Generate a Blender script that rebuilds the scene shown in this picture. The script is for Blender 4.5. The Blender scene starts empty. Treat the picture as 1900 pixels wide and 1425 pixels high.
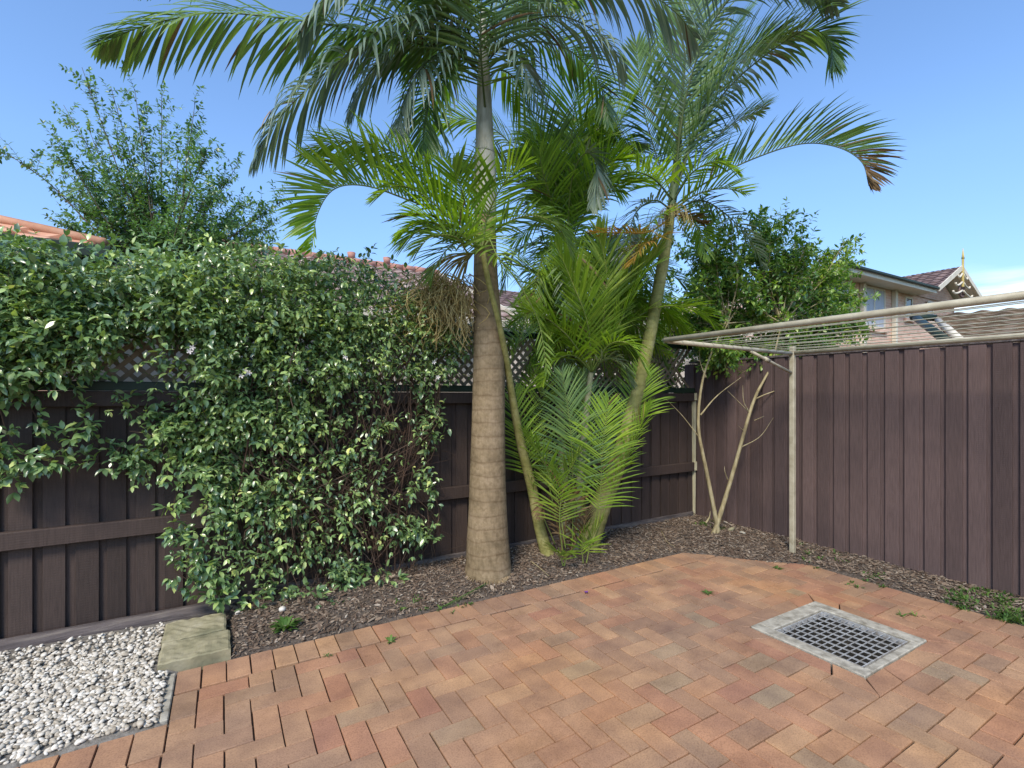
import bpy, bmesh, math, random
import numpy as np
from mathutils import Vector, Matrix
from mathutils import noise as mnoise

random.seed(7)
RNG = np.random.default_rng(11)
R = math.radians
sc = bpy.context.scene
COL = sc.collection

# ------------------------------------------------------------------ camera, sky, sun, exposure
FPX, CX, HY, CAMH = 910.0, 950.0, 734.0, 1.4
FWD = Vector((0.5078, 0.8615, 0)).normalized()
RGT = Vector((FWD.y, -FWD.x, 0))
cam_d = bpy.data.cameras.new('camera')
cam = bpy.data.objects.new('camera', cam_d)
COL.objects.link(cam)
cam.location = (0, 0, CAMH)
cam.rotation_euler = (R(90), 0, -math.atan2(FWD.x, FWD.y))
cam_d.sensor_width = 36
cam_d.lens = 36 * FPX / 1900
cam_d.shift_y = (HY - 712.5) / 1900
cam_d.clip_start = 0.05
cam_d.clip_end = 2000
sc.camera = cam

SUN_DIR = Vector((-0.64, -0.58, 0.92)).normalized()     # towards the sun
SUN_EL = math.asin(SUN_DIR.z)
SUN_ROT = math.atan2(SUN_DIR.x, SUN_DIR.y)
w = bpy.data.worlds.new('World')
sc.world = w
w.use_nodes = True
nt = w.node_tree
nt.nodes.clear()
N = nt.nodes.new
out = N('ShaderNodeOutputWorld')
bg = N('ShaderNodeBackground')
sky = N('ShaderNodeTexSky')
sky.sky_type = 'NISHITA'
sky.sun_disc = False
sky.sun_elevation = SUN_EL
sky.sun_rotation = SUN_ROT
sky.air_density = 1.0
sky.dust_density = 0.6
sky.ozone_density = 1.0
tint = N('ShaderNodeMix'); tint.data_type = 'RGBA'; tint.blend_type = 'MULTIPLY'
tint.inputs[0].default_value = 1.0
tint.inputs[7].default_value = (0.90, 1.08, 1.27, 1)
nt.links.new(sky.outputs[0], tint.inputs[6])
# thin streaky cloud low over the horizon
tc = N('ShaderNodeTexCoord')
mp = N('ShaderNodeMapping'); mp.inputs['Scale'].default_value = (1.6, 1.6, 13)
nz = N('ShaderNodeTexNoise'); nz.inputs['Scale'].default_value = 2.3; nz.inputs['Detail'].default_value = 6
nt.links.new(tc.outputs['Generated'], mp.inputs[0]); nt.links.new(mp.outputs[0], nz.inputs['Vector'])
rp = N('ShaderNodeMapRange'); rp.inputs['From Min'].default_value = 0.50; rp.inputs['From Max'].default_value = 0.72
nt.links.new(nz.outputs['Fac'], rp.inputs['Value'])
sx = N('ShaderNodeSeparateXYZ'); nt.links.new(tc.outputs['Generated'], sx.inputs[0])
lo = N('ShaderNodeMapRange'); lo.inputs['From Min'].default_value = 0.14; lo.inputs['From Max'].default_value = 0.20
lo.inputs['To Min'].default_value = 0.95; lo.inputs['To Max'].default_value = 0.0
nt.links.new(sx.outputs[2], lo.inputs['Value'])
ml = N('ShaderNodeMath'); ml.operation = 'MULTIPLY'
nt.links.new(rp.outputs[0], ml.inputs[0]); nt.links.new(lo.outputs[0], ml.inputs[1])
cm = N('ShaderNodeMix'); cm.data_type = 'RGBA'
nt.links.new(ml.outputs[0], cm.inputs[0]); nt.links.new(tint.outputs[2], cm.inputs[6])
cm.inputs[7].default_value = (8.0, 8.3, 8.8, 1)
hz_ = N('ShaderNodeMapRange'); hz_.inputs['From Min'].default_value = 0.05; hz_.inputs['From Max'].default_value = 0.36
hz_.inputs['To Min'].default_value = 0.66; hz_.inputs['To Max'].default_value = 1.0
nt.links.new(sx.outputs[2], hz_.inputs['Value'])
dm = N('ShaderNodeVectorMath'); dm.operation = 'SCALE'
nt.links.new(tint.outputs[2], dm.inputs[0]); nt.links.new(hz_.outputs[0], dm.inputs['Scale'])
nt.links.new(dm.outputs[0], cm.inputs[6])
nt.links.new(cm.outputs[2], bg.inputs[0])
bg.inputs['Strength'].default_value = 0.15
nt.links.new(bg.outputs[0], out.inputs[0])

sd = bpy.data.lights.new('sun', 'SUN')
sd.energy = 2.7
sd.angle = R(15)
sd.color = (1.0, 0.90, 0.76)
so = bpy.data.objects.new('sun', sd)
COL.objects.link(so)
so.location = (0, 0, 20)
so.rotation_euler = SUN_DIR.to_track_quat('Z', 'Y').to_euler()

sc.view_settings.view_transform = 'Standard'
sc.view_settings.look = 'None'
sc.view_settings.exposure = 0.60
sc.view_settings.gamma = 1.0
sc.view_settings.use_curve_mapping = False
sc.cycles.max_bounces = 6
sc.cycles.diffuse_bounces = 3
sc.cycles.glossy_bounces = 2
sc.cycles.transmission_bounces = 3
sc.cycles.caustics_reflective = False
sc.cycles.caustics_refractive = False

# ------------------------------------------------------------------ helpers
def P(px, py, d):
    """point at forward distance d seen at photo pixel px,py"""
    v = RGT * ((px - CX) / FPX * d) + FWD * d
    return Vector((v.x, v.y, CAMH + (HY - py) / FPX * d))
def PY(px, py, Y):
    k = (px - CX) / FPX
    return P(px, py, Y / (RGT.y * k + FWD.y))
def GP(px, py, z=0.0):
    return P(px, py, (CAMH - z) * FPX / (py - HY))

def tag(o, label=None, cat=None, group=None, kind=None):
    if label: o['label'] = label
    if cat: o['category'] = cat
    if group: o['group'] = group
    if kind: o['kind'] = kind
    return o
def empty(name, loc, label, cat, group=None):
    o = bpy.data.objects.new(name, None)
    COL.objects.link(o)
    o.location = loc
    bpy.context.view_layer.update()
    return tag(o, label, cat, group)

class MB:
    def __init__(s):
        s.v = []; s.f = []; s.m = []; s.sm = []
    def add(s, verts, faces, mi=0, smooth=False):
        n = len(s.v)
        s.v.extend(tuple(v) for v in verts)
        for f in faces:
            s.f.append(tuple(i + n for i in f)); s.m.append(mi); s.sm.append(smooth)
    def box(s, c, size, M=None, mi=0, bevel=0.0):
        hx, hy, hz = [q / 2 for q in size]
        M = M or Matrix.Identity(3)
        c = Vector(c)
        b = bevel
        if b <= 0:
            vs = [c + M @ Vector((x * hx, y * hy, z * hz)) for x in (-1, 1) for y in (-1, 1) for z in (-1, 1)]
            s.add(vs, [(0, 1, 3, 2), (4, 6, 7, 5), (0, 4, 5, 1), (2, 3, 7, 6), (0, 2, 6, 4), (1, 5, 7, 3)], mi)
            return
        bm = bmesh.new()
        bmesh.ops.create_cube(bm, size=1)
        for v in bm.verts: v.co = Vector((v.co.x * size[0], v.co.y * size[1], v.co.z * size[2]))
        bmesh.ops.bevel(bm, geom=bm.edges[:], offset=b, segments=1, affect='EDGES')
        bm.verts.index_update()
        s.add([c + M @ v.co for v in bm.verts], [[v.index for v in f.verts] for f in bm.faces], mi)
        bm.free()
    def span(s, x0, x1, y0, y1, z0, z1, mi=0, bevel=0.0):
        s.box(((x0 + x1) / 2, (y0 + y1) / 2, (z0 + z1) / 2), (x1 - x0, y1 - y0, z1 - z0), None, mi, bevel)
    def tube(s, pts, rad, seg=8, mi=0, cap=True, smooth=True, jitter=0.0):
        pts = [Vector(p) for p in pts]
        if not hasattr(rad, '__len__'): rad = [rad] * len(pts)
        n = len(pts); vs = []; prev = None
        for i, p in enumerate(pts):
            t = (pts[min(i + 1, n - 1)] - pts[max(i - 1, 0)]).normalized()
            if prev is None:
                a = Vector((0, 0, 1)) if abs(t.z) < 0.9 else Vector((1, 0, 0))
                u = t.cross(a).normalized()
            else:
                u = (prev - t * prev.dot(t)).normalized()
            prev = u; v = t.cross(u)
            for k in range(seg):
                a = 2 * math.pi * k / seg
                r = rad[i] * (1 + (random.uniform(-jitter, jitter) if jitter else 0))
                vs.append(p + (u * math.cos(a) + v * math.sin(a)) * r)
        fs = [(i * seg + k, i * seg + (k + 1) % seg, (i + 1) * seg + (k + 1) % seg, (i + 1) * seg + k)
              for i in range(n - 1) for k in range(seg)]
        if cap:
            fs.append(tuple(range(seg - 1, -1, -1))); fs.append(tuple((n - 1) * seg + k for k in range(seg)))
        s.add(vs, fs, mi, smooth)
    def arrays(s, V, F, mi=0, smooth=True):
        n = len(s.v)
        s.v.extend(map(tuple, V.tolist())); s.f.extend(tuple(i + n for i in f) for f in F)
        s.m.extend([mi] * len(F)); s.sm.extend([smooth] * len(F))
    def build(s, name, mats, parent=None, label=None):
        me = bpy.data.meshes.new(name)
        off = Vector((0, 0, 0))
        if parent is not None: off = parent.matrix_world.translation
        me.from_pydata([(v[0] - off.x, v[1] - off.y, v[2] - off.z) for v in s.v], [], s.f)
        if not isinstance(mats, (list, tuple)): mats = [mats]
        for m in mats: me.materials.append(m)
        me.polygons.foreach_set('material_index', s.m)
        me.polygons.foreach_set('use_smooth', s.sm)
        me.update()
        o = bpy.data.objects.new(name, me)
        COL.objects.link(o)
        if parent is not None:
            o.parent = parent if parent.type == 'EMPTY' else parent
            o.matrix_parent_inverse = Matrix.Identity(4)
        if label: o['label'] = label
        bpy.context.view_layer.update()
        return o

def catmull(pts, n):
    pts = [Vector(p) for p in pts]
    q = [pts[0] * 2 - pts[1]] + pts + [pts[-1] * 2 - pts[-2]]
    segs = len(pts) - 1; res = []
    for i in range(n):
        t = i / (n - 1) * segs
        k = min(int(t), segs - 1); t -= k
        a, b, c, d = q[k:k + 4]
        res.append(0.5 * ((2 * b) + (c - a) * t + (2 * a - 5 * b + 4 * c - d) * t * t + (3 * b - a - 3 * c + d) * t ** 3))
    return res

# ------------------------------------------------------------------ materials
def newmat(name):
    m = bpy.data.materials.new(name); m.use_nodes = True
    n = m.node_tree.nodes; b = n['Principled BSDF']
    return m, m.node_tree, b
def ramp(nt_, cols, interp='LINEAR'):
    r = nt_.nodes.new('ShaderNodeValToRGB')
    e = r.color_ramp.elements
    r.color_ramp.interpolation = interp
    while len(e) > 1: e.remove(e[-1])
    e[0].position = cols[0][0]; e[0].color = (*cols[0][1], 1)
    for p, c in cols[1:]:
        x = e.new(p); x.color = (*c, 1)
    return r
def noise(nt_, scale, detail=4, coord='Object', vec=None, stretch=None, rough=0.55):
    t = nt_.nodes.new('ShaderNodeTexNoise'); t.inputs['Scale'].default_value = scale
    t.inputs['Detail'].default_value = detail; t.inputs['Roughness'].default_value = rough
    c = nt_.nodes.new('ShaderNodeTexCoord')
    src = c.outputs[coord]
    if stretch:
        mp_ = nt_.nodes.new('ShaderNodeMapping'); mp_.inputs['Scale'].default_value = stretch
        nt_.links.new(src, mp_.inputs[0]); src = mp_.outputs[0]
    nt_.links.new(src, t.inputs['Vector'])
    return t
def bump(nt_, b, h, strength=0.3, dist=0.01):
    bp = nt_.nodes.new('ShaderNodeBump'); bp.inputs['Strength'].default_value = strength
    bp.inputs['Distance'].default_value = dist
    nt_.links.new(h, bp.inputs['Height']); nt_.links.new(bp.outputs[0], b.inputs['Normal'])
def mix(nt_, mode, fac, a, b_):
    m = nt_.nodes.new('ShaderNodeMix'); m.data_type = 'RGBA'; m.blend_type = mode
    for i, x in ((0, fac), (6, a), (7, b_)):
        if hasattr(x, 'is_linked'): nt_.links.new(x, m.inputs[i])
        elif isinstance(x, tuple): m.inputs[i].default_value = (*x, 1)
        else: m.inputs[i].default_value = x
    return m.outputs[2]

def varied(name, cols, scale=8, rough=0.7, bs=0.3, bd=0.005, island=0.0, stretch=None, detail=5, bscale=None, spec=0.3, metal=0.0):
    """noise-driven colour ramp; island: how much of the driver is random per island"""
    m, t, b = newmat(name)
    n = noise(t, scale, detail, stretch=stretch)
    src = n.outputs['Fac']
    mr = t.nodes.new('ShaderNodeMapRange'); mr.inputs['From Min'].default_value = 0.3; mr.inputs['From Max'].default_value = 0.7
    t.links.new(src, mr.inputs['Value']); src = mr.outputs[0]
    if island > 0:
        g = t.nodes.new('ShaderNodeNewGeometry')
        mm = t.nodes.new('ShaderNodeMix'); mm.data_type = 'FLOAT'; mm.inputs[0].default_value = island
        t.links.new(src, mm.inputs[2]); t.links.new(g.outputs['Random Per Island'], mm.inputs[3]); src = mm.outputs[0]
    r = ramp(t, cols); t.links.new(src, r.inputs[0]); t.links.new(r.outputs[0], b.inputs['Base Color'])
    b.inputs['Roughness'].default_value = rough; b.inputs['Specular IOR Level'].default_value = spec
    b.inputs['Metallic'].default_value = metal
    if bs > 0:
        n2 = noise(t, bscale or scale * 4, 5, stretch=stretch)
        bump(t, b, n2.outputs['Fac'], bs, bd)
    return m

def leafmat(name, cols, rough=0.38, trans=0.25, spec=0.5, tcol=None):
    m, t, b = newmat(name)
    g = t.nodes.new('ShaderNodeNewGeometry')
    r = ramp(t, cols); t.links.new(g.outputs['Random Per Island'], r.inputs[0])
    n = noise(t, 3.0, 2)
    c = mix(t, 'MULTIPLY', 0.6, r.outputs[0], (1, 1, 1))
    rr = ramp(t, [(0.35, (0.7, 0.75, 0.7)), (0.65, (1.15, 1.1, 0.9))]); t.links.new(n.outputs['Fac'], rr.inputs[0])
    c = mix(t, 'MULTIPLY', 1.0, r.outputs[0], rr.outputs[0])
    t.links.new(c, b.inputs['Base Color'])
    b.inputs['Roughness'].default_value = rough; b.inputs['Specular IOR Level'].default_value = spec
    tr = t.nodes.new('ShaderNodeBsdfTranslucent')
    tc_ = mix(t, 'MULTIPLY', 1.0, c, tcol or (1.6, 1.7, 0.6))
    t.links.new(tc_, tr.inputs[0])
    ms = t.nodes.new('ShaderNodeMixShader'); ms.inputs[0].default_value = trans
    o = t.nodes['Material Output']
    t.links.new(b.outputs[0], ms.inputs[1]); t.links.new(tr.outputs[0], ms.inputs[2]); t.links.new(ms.outputs[0], o.inputs[0])
    return m

# paving brick
def brickmat():
    m, t, b = newmat('clay_paver')
    g = t.nodes.new('ShaderNodeNewGeometry')
    r = ramp(t, [(0.0, (0.38, 0.215, 0.135)), (0.12, (0.45, 0.27, 0.165)), (0.26, (0.33, 0.21, 0.145)), (0.38, (0.42, 0.265, 0.165)),
                 (0.50, (0.38, 0.20, 0.135)), (0.6, (0.47, 0.30, 0.185)), (0.72, (0.39, 0.25, 0.165)), (0.84, (0.33, 0.225, 0.155)),
                 (0.92, (0.43, 0.235, 0.15)), (1.0, (0.35, 0.265, 0.18))])
    t.links.new(g.outputs['Random Per Island'], r.inputs[0])
    n1 = noise(t, 5.5, 4); n2 = noise(t, 160, 3); n3 = noise(t, 0.8, 3)
    a = ramp(t, [(0.3, (0.78, 0.76, 0.78)), (0.7, (1.2, 1.18, 1.12))]); t.links.new(n1.outputs['Fac'], a.inputs[0])
    c = mix(t, 'MULTIPLY', 1.0, r.outputs[0], a.outputs[0])
    a2 = ramp(t, [(0.33, (0.72, 0.70, 0.70)), (0.5, (1, 1, 1)), (0.7, (1.15, 1.12, 1.1))]); t.links.new(n2.outputs['Fac'], a2.inputs[0])
    c = mix(t, 'MULTIPLY', 0.8, c, a2.outputs[0])
    a3 = ramp(t, [(0.34, (1.10, 1.02, 0.86)), (0.5, (1, 1, 1)), (0.68, (0.84, 0.86, 0.92))]); t.links.new(n3.outputs['Fac'], a3.inputs[0])
    c = mix(t, 'MULTIPLY', 0.8, c, a3.outputs[0])
    c = mix(t, 'MULTIPLY', 1.0, c, (0.90, 0.875, 0.845))
    n5 = noise(t, 2.2, 6, rough=0.75); a5 = ramp(t, [(0.36, (0.70, 0.68, 0.66)), (0.46, (1, 1, 1))]); t.links.new(n5.outputs['Fac'], a5.inputs[0])
    c = mix(t, 'MULTIPLY', 0.5, c, a5.outputs[0])
    n6 = noise(t, 42, 3); a6 = ramp(t, [(0.70, (1, 1, 1)), (0.76, (0.55, 0.52, 0.5))]); t.links.new(n6.outputs['Fac'], a6.inputs[0])
    c = mix(t, 'MULTIPLY', 0.7, c, a6.outputs[0])
    t.links.new(c, b.inputs['Base Color'])
    b.inputs['Roughness'].default_value = 0.82; b.inputs['Specular IOR Level'].default_value = 0.25
    bump(t, b, n2.outputs['Fac'], 0.35, 0.002)
    return m
M_BRICK = brickmat()
M_JOINT = varied('joint_sand', [(0, (0.03, 0.022, 0.016)), (1, (0.09, 0.065, 0.045))], 60, 0.95)
M_GROUND = varied('lawn_soil', [(0, (0.05, 0.06, 0.03)), (1, (0.09, 0.085, 0.05))], 2, 0.95)
M_SOIL = varied('mulch_soil', [(0, (0.06, 0.045, 0.035)), (0.5, (0.12, 0.095, 0.075)), (1, (0.19, 0.155, 0.125))], 45, 0.95, 0.8, 0.02)
M_CHIP = varied('mulch_chip', [(0, (0.055, 0.036, 0.024)), (0.35, (0.135, 0.092, 0.064)), (0.65, (0.21, 0.155, 0.11)), (0.88, (0.30, 0.24, 0.18)), (1, (0.46, 0.41, 0.34))], 20, 0.9, 0.2, 0.002, island=0.85)
M_PEB = varied('white_pebble', [(0, (0.20, 0.165, 0.12)), (0.25, (0.42, 0.37, 0.29)), (0.65, (0.60, 0.555, 0.475)), (1, (0.76, 0.72, 0.64))], 30, 0.6, 0.15, 0.002, island=0.75)
M_PEBBASE = varied('pebble_bed', [(0, (0.10, 0.09, 0.075)), (1, (0.26, 0.24, 0.21))], 45, 0.95, 0.5, 0.01)

def fencemat(name, base):
    m, t, b = newmat(name)
    g = t.nodes.new('ShaderNodeNewGeometry')
    n1 = noise(t, 1.3, 4); n2 = noise(t, 14, 6, stretch=(9, 9, 0.6))
    r = ramp(t, [(0, tuple(x * 0.74 for x in base)), (0.5, base), (1, (base[0] * 1.25, base[1] * 1.25, base[2] * 1.25))])
    t.links.new(g.outputs['Random Per Island'], r.inputs[0])
    a = ramp(t, [(0.3, (0.8, 0.8, 0.82)), (0.7, (1.18, 1.15, 1.12))]); t.links.new(n1.outputs['Fac'], a.inputs[0])
    c = mix(t, 'MULTIPLY', 1.0, r.outputs[0], a.outputs[0])
    a2 = ramp(t, [(0.32, (0.72, 0.72, 0.72)), (0.6, (1.08, 1.08, 1.08))]); t.links.new(n2.outputs['Fac'], a2.inputs[0])
    c = mix(t, 'MULTIPLY', 0.7, c, a2.outputs[0])
    t.links.new(c, b.inputs['Base Color'])
    b.inputs['Roughness'].default_value = 0.72; b.inputs['Specular IOR Level'].default_value = 0.3
    # rough-sawn saw marks across the boards
    wv = t.nodes.new('ShaderNodeTexWave'); wv.bands_direction = 'Z'; wv.inputs['Scale'].default_value = 22
    wv.inputs['Distortion'].default_value = 1.5; wv.inputs['Detail'].default_value = 2
    tcx = t.nodes.new('ShaderNodeTexCoord'); t.links.new(tcx.outputs['Object'], wv.inputs['Vector'])
    ad = t.nodes.new('ShaderNodeMath'); ad.operation = 'ADD'
    t.links.new(n2.outputs['Fac'], ad.inputs[0])
    mu = t.nodes.new('ShaderNodeMath'); mu.operation = 'MULTIPLY'; mu.inputs[1].default_value = 0.25
    t.links.new(wv.outputs['Fac'], mu.inputs[0]); t.links.new(mu.outputs[0], ad.inputs[1])
    bump(t, b, ad.outputs[0], 0.35, 0.004)
    return m
M_FENCE = fencemat('brown_painted_timber', (0.060, 0.042, 0.035))
M_FENCE_R = fencemat('brown_timber_sky_tint', (0.113, 0.078, 0.072))  # brown paint with the purplish sky reflection put into its colour
M_GREEN = varied('dark_green_paint', [(0, (0.010, 0.020, 0.012)), (1, (0.022, 0.038, 0.024))], 6, 0.5)
M_LAT = varied('weathered_lattice', [(0, (0.12, 0.095, 0.065)), (1, (0.27, 0.22, 0.16))], 12, 0.85, island=0.5)
M_CREAM = varied('sunlit_cream', [(0, (0.52, 0.47, 0.30)), (1, (0.68, 0.62, 0.42))], 9, 0.6, 0.1)  # sunlight in the fence gap put into the colour; rail ends share it
M_LOG = varied('weathered_log', [(0, (0.06, 0.05, 0.05)), (0.6, (0.12, 0.10, 0.095)), (1, (0.19, 0.165, 0.14))], 7, 0.9, 0.7, 0.01, stretch=(0.6, 6, 6))
M_STONE = varied('sandstone', [(0, (0.17, 0.16, 0.095)), (0.5, (0.29, 0.26, 0.16)), (1, (0.40, 0.36, 0.25))], 6, 0.9, 0.6, 0.008)
M_CONC = varied('worn_concrete', [(0, (0.20, 0.18, 0.14)), (0.5, (0.36, 0.335, 0.275)), (1, (0.50, 0.47, 0.39))], 18, 0.9, 0.6, 0.006)
M_GALV = varied('galvanised_steel', [(0, (0.30, 0.27, 0.23)), (0.4, (0.42, 0.42, 0.41)), (1, (0.60, 0.61, 0.60))], 25, 0.55, 0.1, metal=0.3)
M_DARK = varied('pit_dark', [(0, (0.02, 0.019, 0.017)), (1, (0.06, 0.056, 0.048))], 9, 0.9)
M_LINEP = varied('cream_steel_paint', [(0, (0.32, 0.28, 0.19)), (0.5, (0.43, 0.385, 0.275)), (1, (0.52, 0.475, 0.35))], 12, 0.45, 0.15)
M_WIRE = varied('cream_line_cord', [(0, (0.30, 0.30, 0.22)), (1, (0.42, 0.41, 0.32))], 12, 0.5, 0)

def trunkmat(name, c0, c1, c2, ringp=0.1, fib=True):
    m, t, b = newmat(name)
    n1 = noise(t, 4.5, 6, rough=0.7); n2 = noise(t, 16, 6, stretch=(4, 4, 0.5), rough=0.7); n4 = noise(t, 34, 5)
    r = ramp(t, [(0.3, c0), (0.5, c1), (0.7, c2)]); t.links.new(n1.outputs['Fac'], r.inputs[0])
    a = ramp(t, [(0.36, (0.74, 0.72, 0.68)), (0.52, (1, 1, 1)), (0.7, (1.1, 1.1, 1.08))]); t.links.new(n2.outputs['Fac'], a.inputs[0])
    c = mix(t, 'MULTIPLY', 0.55 if fib else 0.25, r.outputs[0], a.outputs[0])
    a4 = ramp(t, [(0.36, (0.72, 0.70, 0.66)), (0.55, (1.04, 1.04, 1.04))]); t.links.new(n4.outputs['Fac'], a4.inputs[0])
    c = mix(t, 'MULTIPLY', 0.7, c, a4.outputs[0])
    wv = t.nodes.new('ShaderNodeTexWave'); wv.bands_direction = 'Z'; wv.inputs['Scale'].default_value = 0.314 / ringp
    wv.inputs['Distortion'].default_value = 2.6; wv.inputs['Detail'].default_value = 3; wv.inputs['Detail Scale'].default_value = 1.4
    tcx = t.nodes.new('ShaderNodeTexCoord'); mpx = t.nodes.new('ShaderNodeMapping'); mpx.inputs['Scale'].default_value = (0.8, 0.8, 1)
    t.links.new(tcx.outputs['Object'], mpx.inputs[0]); t.links.new(mpx.outputs[0], wv.inputs['Vector'])
    a2 = ramp(t, [(0.0, (0.70, 0.66, 0.62)), (0.03, (0.92, 0.90, 0.88)), (0.16, (1, 1, 1)), (1, (1.06, 1.06, 1.04))]); t.links.new(wv.outputs['Fac'], a2.inputs[0])
    c = mix(t, 'MULTIPLY', 0.85 if fib else 0.5, c, a2.outputs[0])
    t.links.new(c, b.inputs['Base Color'])
    b.inputs['Roughness'].default_value = 0.85; b.inputs['Specular IOR Level'].default_value = 0.2
    ad = t.nodes.new('ShaderNodeMath'); ad.operation = 'MULTIPLY_ADD'; ad.inputs[1].default_value = 0.22
    t.links.new(wv.outputs['Fac'], ad.inputs[0]); t.links.new(n4.outputs['Fac'], ad.inputs[2])
    bump(t, b, ad.outputs[0], 0.5, 0.008)
    return m
M_TRUNK = trunkmat('palm_trunk_bark', (0.16, 0.12, 0.07), (0.245, 0.182, 0.108), (0.31, 0.235, 0.15))
M_SHAFT = varied('grey_crownshaft', [(0, (0.22, 0.21, 0.15)), (0.5, (0.34, 0.33, 0.26)), (1, (0.44, 0.43, 0.36))], 7, 0.55, 0.2, stretch=(3, 3, 0.8))
M_CANE = trunkmat('green_cane', (0.17, 0.17, 0.05), (0.27, 0.26, 0.09), (0.35, 0.33, 0.16), fib=False)
M_CANE2 = trunkmat('grey_green_cane', (0.15, 0.16, 0.09), (0.25, 0.25, 0.16), (0.36, 0.35, 0.25), fib=False)
M_PET = varied('green_petiole', [(0, (0.10, 0.15, 0.03)), (1, (0.22, 0.25, 0.07))], 6, 0.5, 0.1)
M_PETB = varied('dull_petiole', [(0, (0.06, 0.10, 0.04)), (1, (0.13, 0.16, 0.07))], 6, 0.5, 0.1)
M_PALMD = leafmat('palm_leaf_dark', [(0, (0.095, 0.169, 0.072)), (0.5, (0.146, 0.250, 0.087)), (1, (0.224, 0.339, 0.109))], 0.36, 0.28, 0.6)
M_PALMB = leafmat('palm_leaf_sky_sheen', [(0, (0.125, 0.188, 0.171)), (0.5, (0.180, 0.251, 0.222)), (1, (0.264, 0.334, 0.290))], 0.33, 0.2, 0.75)  # bluish sky sheen mixed into the leaf colour
M_PALMG = leafmat('palm_leaf_green', [(0, (0.154, 0.255, 0.034)), (0.5, (0.232, 0.375, 0.046)), (1, (0.348, 0.496, 0.063))], 0.38, 0.38, 0.5)
M_PALMY = leafmat('palm_leaf_lime', [(0, (0.161, 0.253, 0.040)), (0.5, (0.230, 0.341, 0.060)), (1, (0.345, 0.440, 0.090))], 0.4, 0.4, 0.45)
M_PALMO = leafmat('palm_leaf_dying', [(0, (0.30, 0.20, 0.04)), (0.5, (0.42, 0.25, 0.06)), (1, (0.28, 0.26, 0.06))], 0.5, 0.3, 0.3, (1.3, 1.1, 0.6))
M_PALMP = leafmat('palm_leaf_pale', [(0, (0.16, 0.22, 0.14)), (0.5, (0.25, 0.31, 0.21)), (1, (0.33, 0.38, 0.28))], 0.35, 0.2, 0.6, (1.1, 1.2, 0.9))
M_DRY = leafmat('dry_frond', [(0, (0.09, 0.055, 0.03)), (0.5, (0.19, 0.12, 0.065)), (1, (0.32, 0.23, 0.14))], 0.8, 0.1, 0.2, (1, 1, 1))
M_SEED = varied('seed_strands', [(0, (0.26, 0.18, 0.06)), (0.5, (0.42, 0.32, 0.12)), (1, (0.58, 0.48, 0.24))], 14, 0.75, 0.1, island=0.6)
M_VINE = leafmat('jasmine_leaf', [(0, (0.083, 0.143, 0.070)), (0.4, (0.176, 0.286, 0.128)), (0.8, (0.297, 0.429, 0.174)), (0.95, (0.460, 0.592, 0.233)), (1, (0.650, 0.695, 0.278))], 0.27, 0.2, 0.9)
M_STEM = varied('vine_stem', [(0, (0.04, 0.022, 0.014)), (0.6, (0.085, 0.052, 0.035)), (1, (0.19, 0.135, 0.09))], 8, 0.85, 0.2, island=0.6)
M_FLOWER = varied('white_petal', [(0, (0.62, 0.55, 0.52)), (1, (0.8, 0.76, 0.72))], 9, 0.6, 0)
M_TREE = leafmat('tree_leaf', [(0, (0.082, 0.167, 0.084)), (0.5, (0.124, 0.250, 0.107)), (1, (0.215, 0.363, 0.121))], 0.35, 0.3, 0.6)
M_SHRUB = leafmat('shrub_leaf', [(0, (0.073, 0.157, 0.036)), (0.5, (0.137, 0.257, 0.054)), (0.85, (0.226, 0.356, 0.066)), (1, (0.388, 0.499, 0.096))], 0.34, 0.3, 0.6)
M_BARK = varied('pale_bark', [(0, (0.20, 0.16, 0.085)), (0.5, (0.34, 0.28, 0.15)), (1, (0.45, 0.39, 0.24))], 9, 0.8, 0.4, 0.003, stretch=(3, 3, 1))
M_DBARK = varied('dark_bark', [(0, (0.07, 0.05, 0.035)), (1, (0.17, 0.13, 0.09))], 9, 0.85, 0.4)
M_WEED = leafmat('weed_leaf', [(0, (0.06, 0.13, 0.03)), (0.6, (0.10, 0.20, 0.05)), (1, (0.18, 0.28, 0.08))], 0.45, 0.3, 0.4)
M_ROOFO = varied('orange_roof_tile', [(0, (0.40, 0.19, 0.12)), (0.5, (0.52, 0.27, 0.17)), (1, (0.60, 0.36, 0.25))], 3, 0.8, 0.2, island=0.0)
M_ROOFP = varied('faded_red_roof_tile', [(0, (0.22, 0.14, 0.12)), (0.5, (0.31, 0.22, 0.19)), (1, (0.42, 0.33, 0.29))], 2.5, 0.85, 0.3)
M_ROOFR = varied('ridge_tile', [(0, (0.36, 0.17, 0.13)), (1, (0.48, 0.26, 0.21))], 3, 0.8, 0.2)
M_ROOFB = varied('brown_roof_tile', [(0, (0.085, 0.055, 0.05)), (0.5, (0.15, 0.10, 0.09)), (1, (0.24, 0.17, 0.15))], 2.5, 0.8, 0.3, bscale=9)
M_ROOFL = varied('brown_lower_roof', [(0, (0.12, 0.09, 0.06)), (1, (0.24, 0.17, 0.11))], 3, 0.85, 0.3)
M_CREAMW = varied('cream_render', [(0, (0.56, 0.46, 0.36)), (1, (0.70, 0.60, 0.49))], 2, 0.8, 0.1)
M_TRIM = varied('cream_trim', [(0, (0.60, 0.54, 0.42)), (1, (0.72, 0.66, 0.54))], 4, 0.6, 0)
M_SOFFIT = varied('cream_soffit', [(0, (0.62, 0.56, 0.46)), (1, (0.70, 0.64, 0.54))], 4, 0.8, 0)
M_GOLD = varied('ochre_trim', [(0, (0.52, 0.40, 0.13)), (1, (0.62, 0.50, 0.2))], 4, 0.6, 0)
M_CURT = varied('grey_curtain', [(0, (0.38, 0.40, 0.45)), (1, (0.56, 0.58, 0.62))], 7, 0.8, 0.1, stretch=(8, 8, 0.3))
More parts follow.
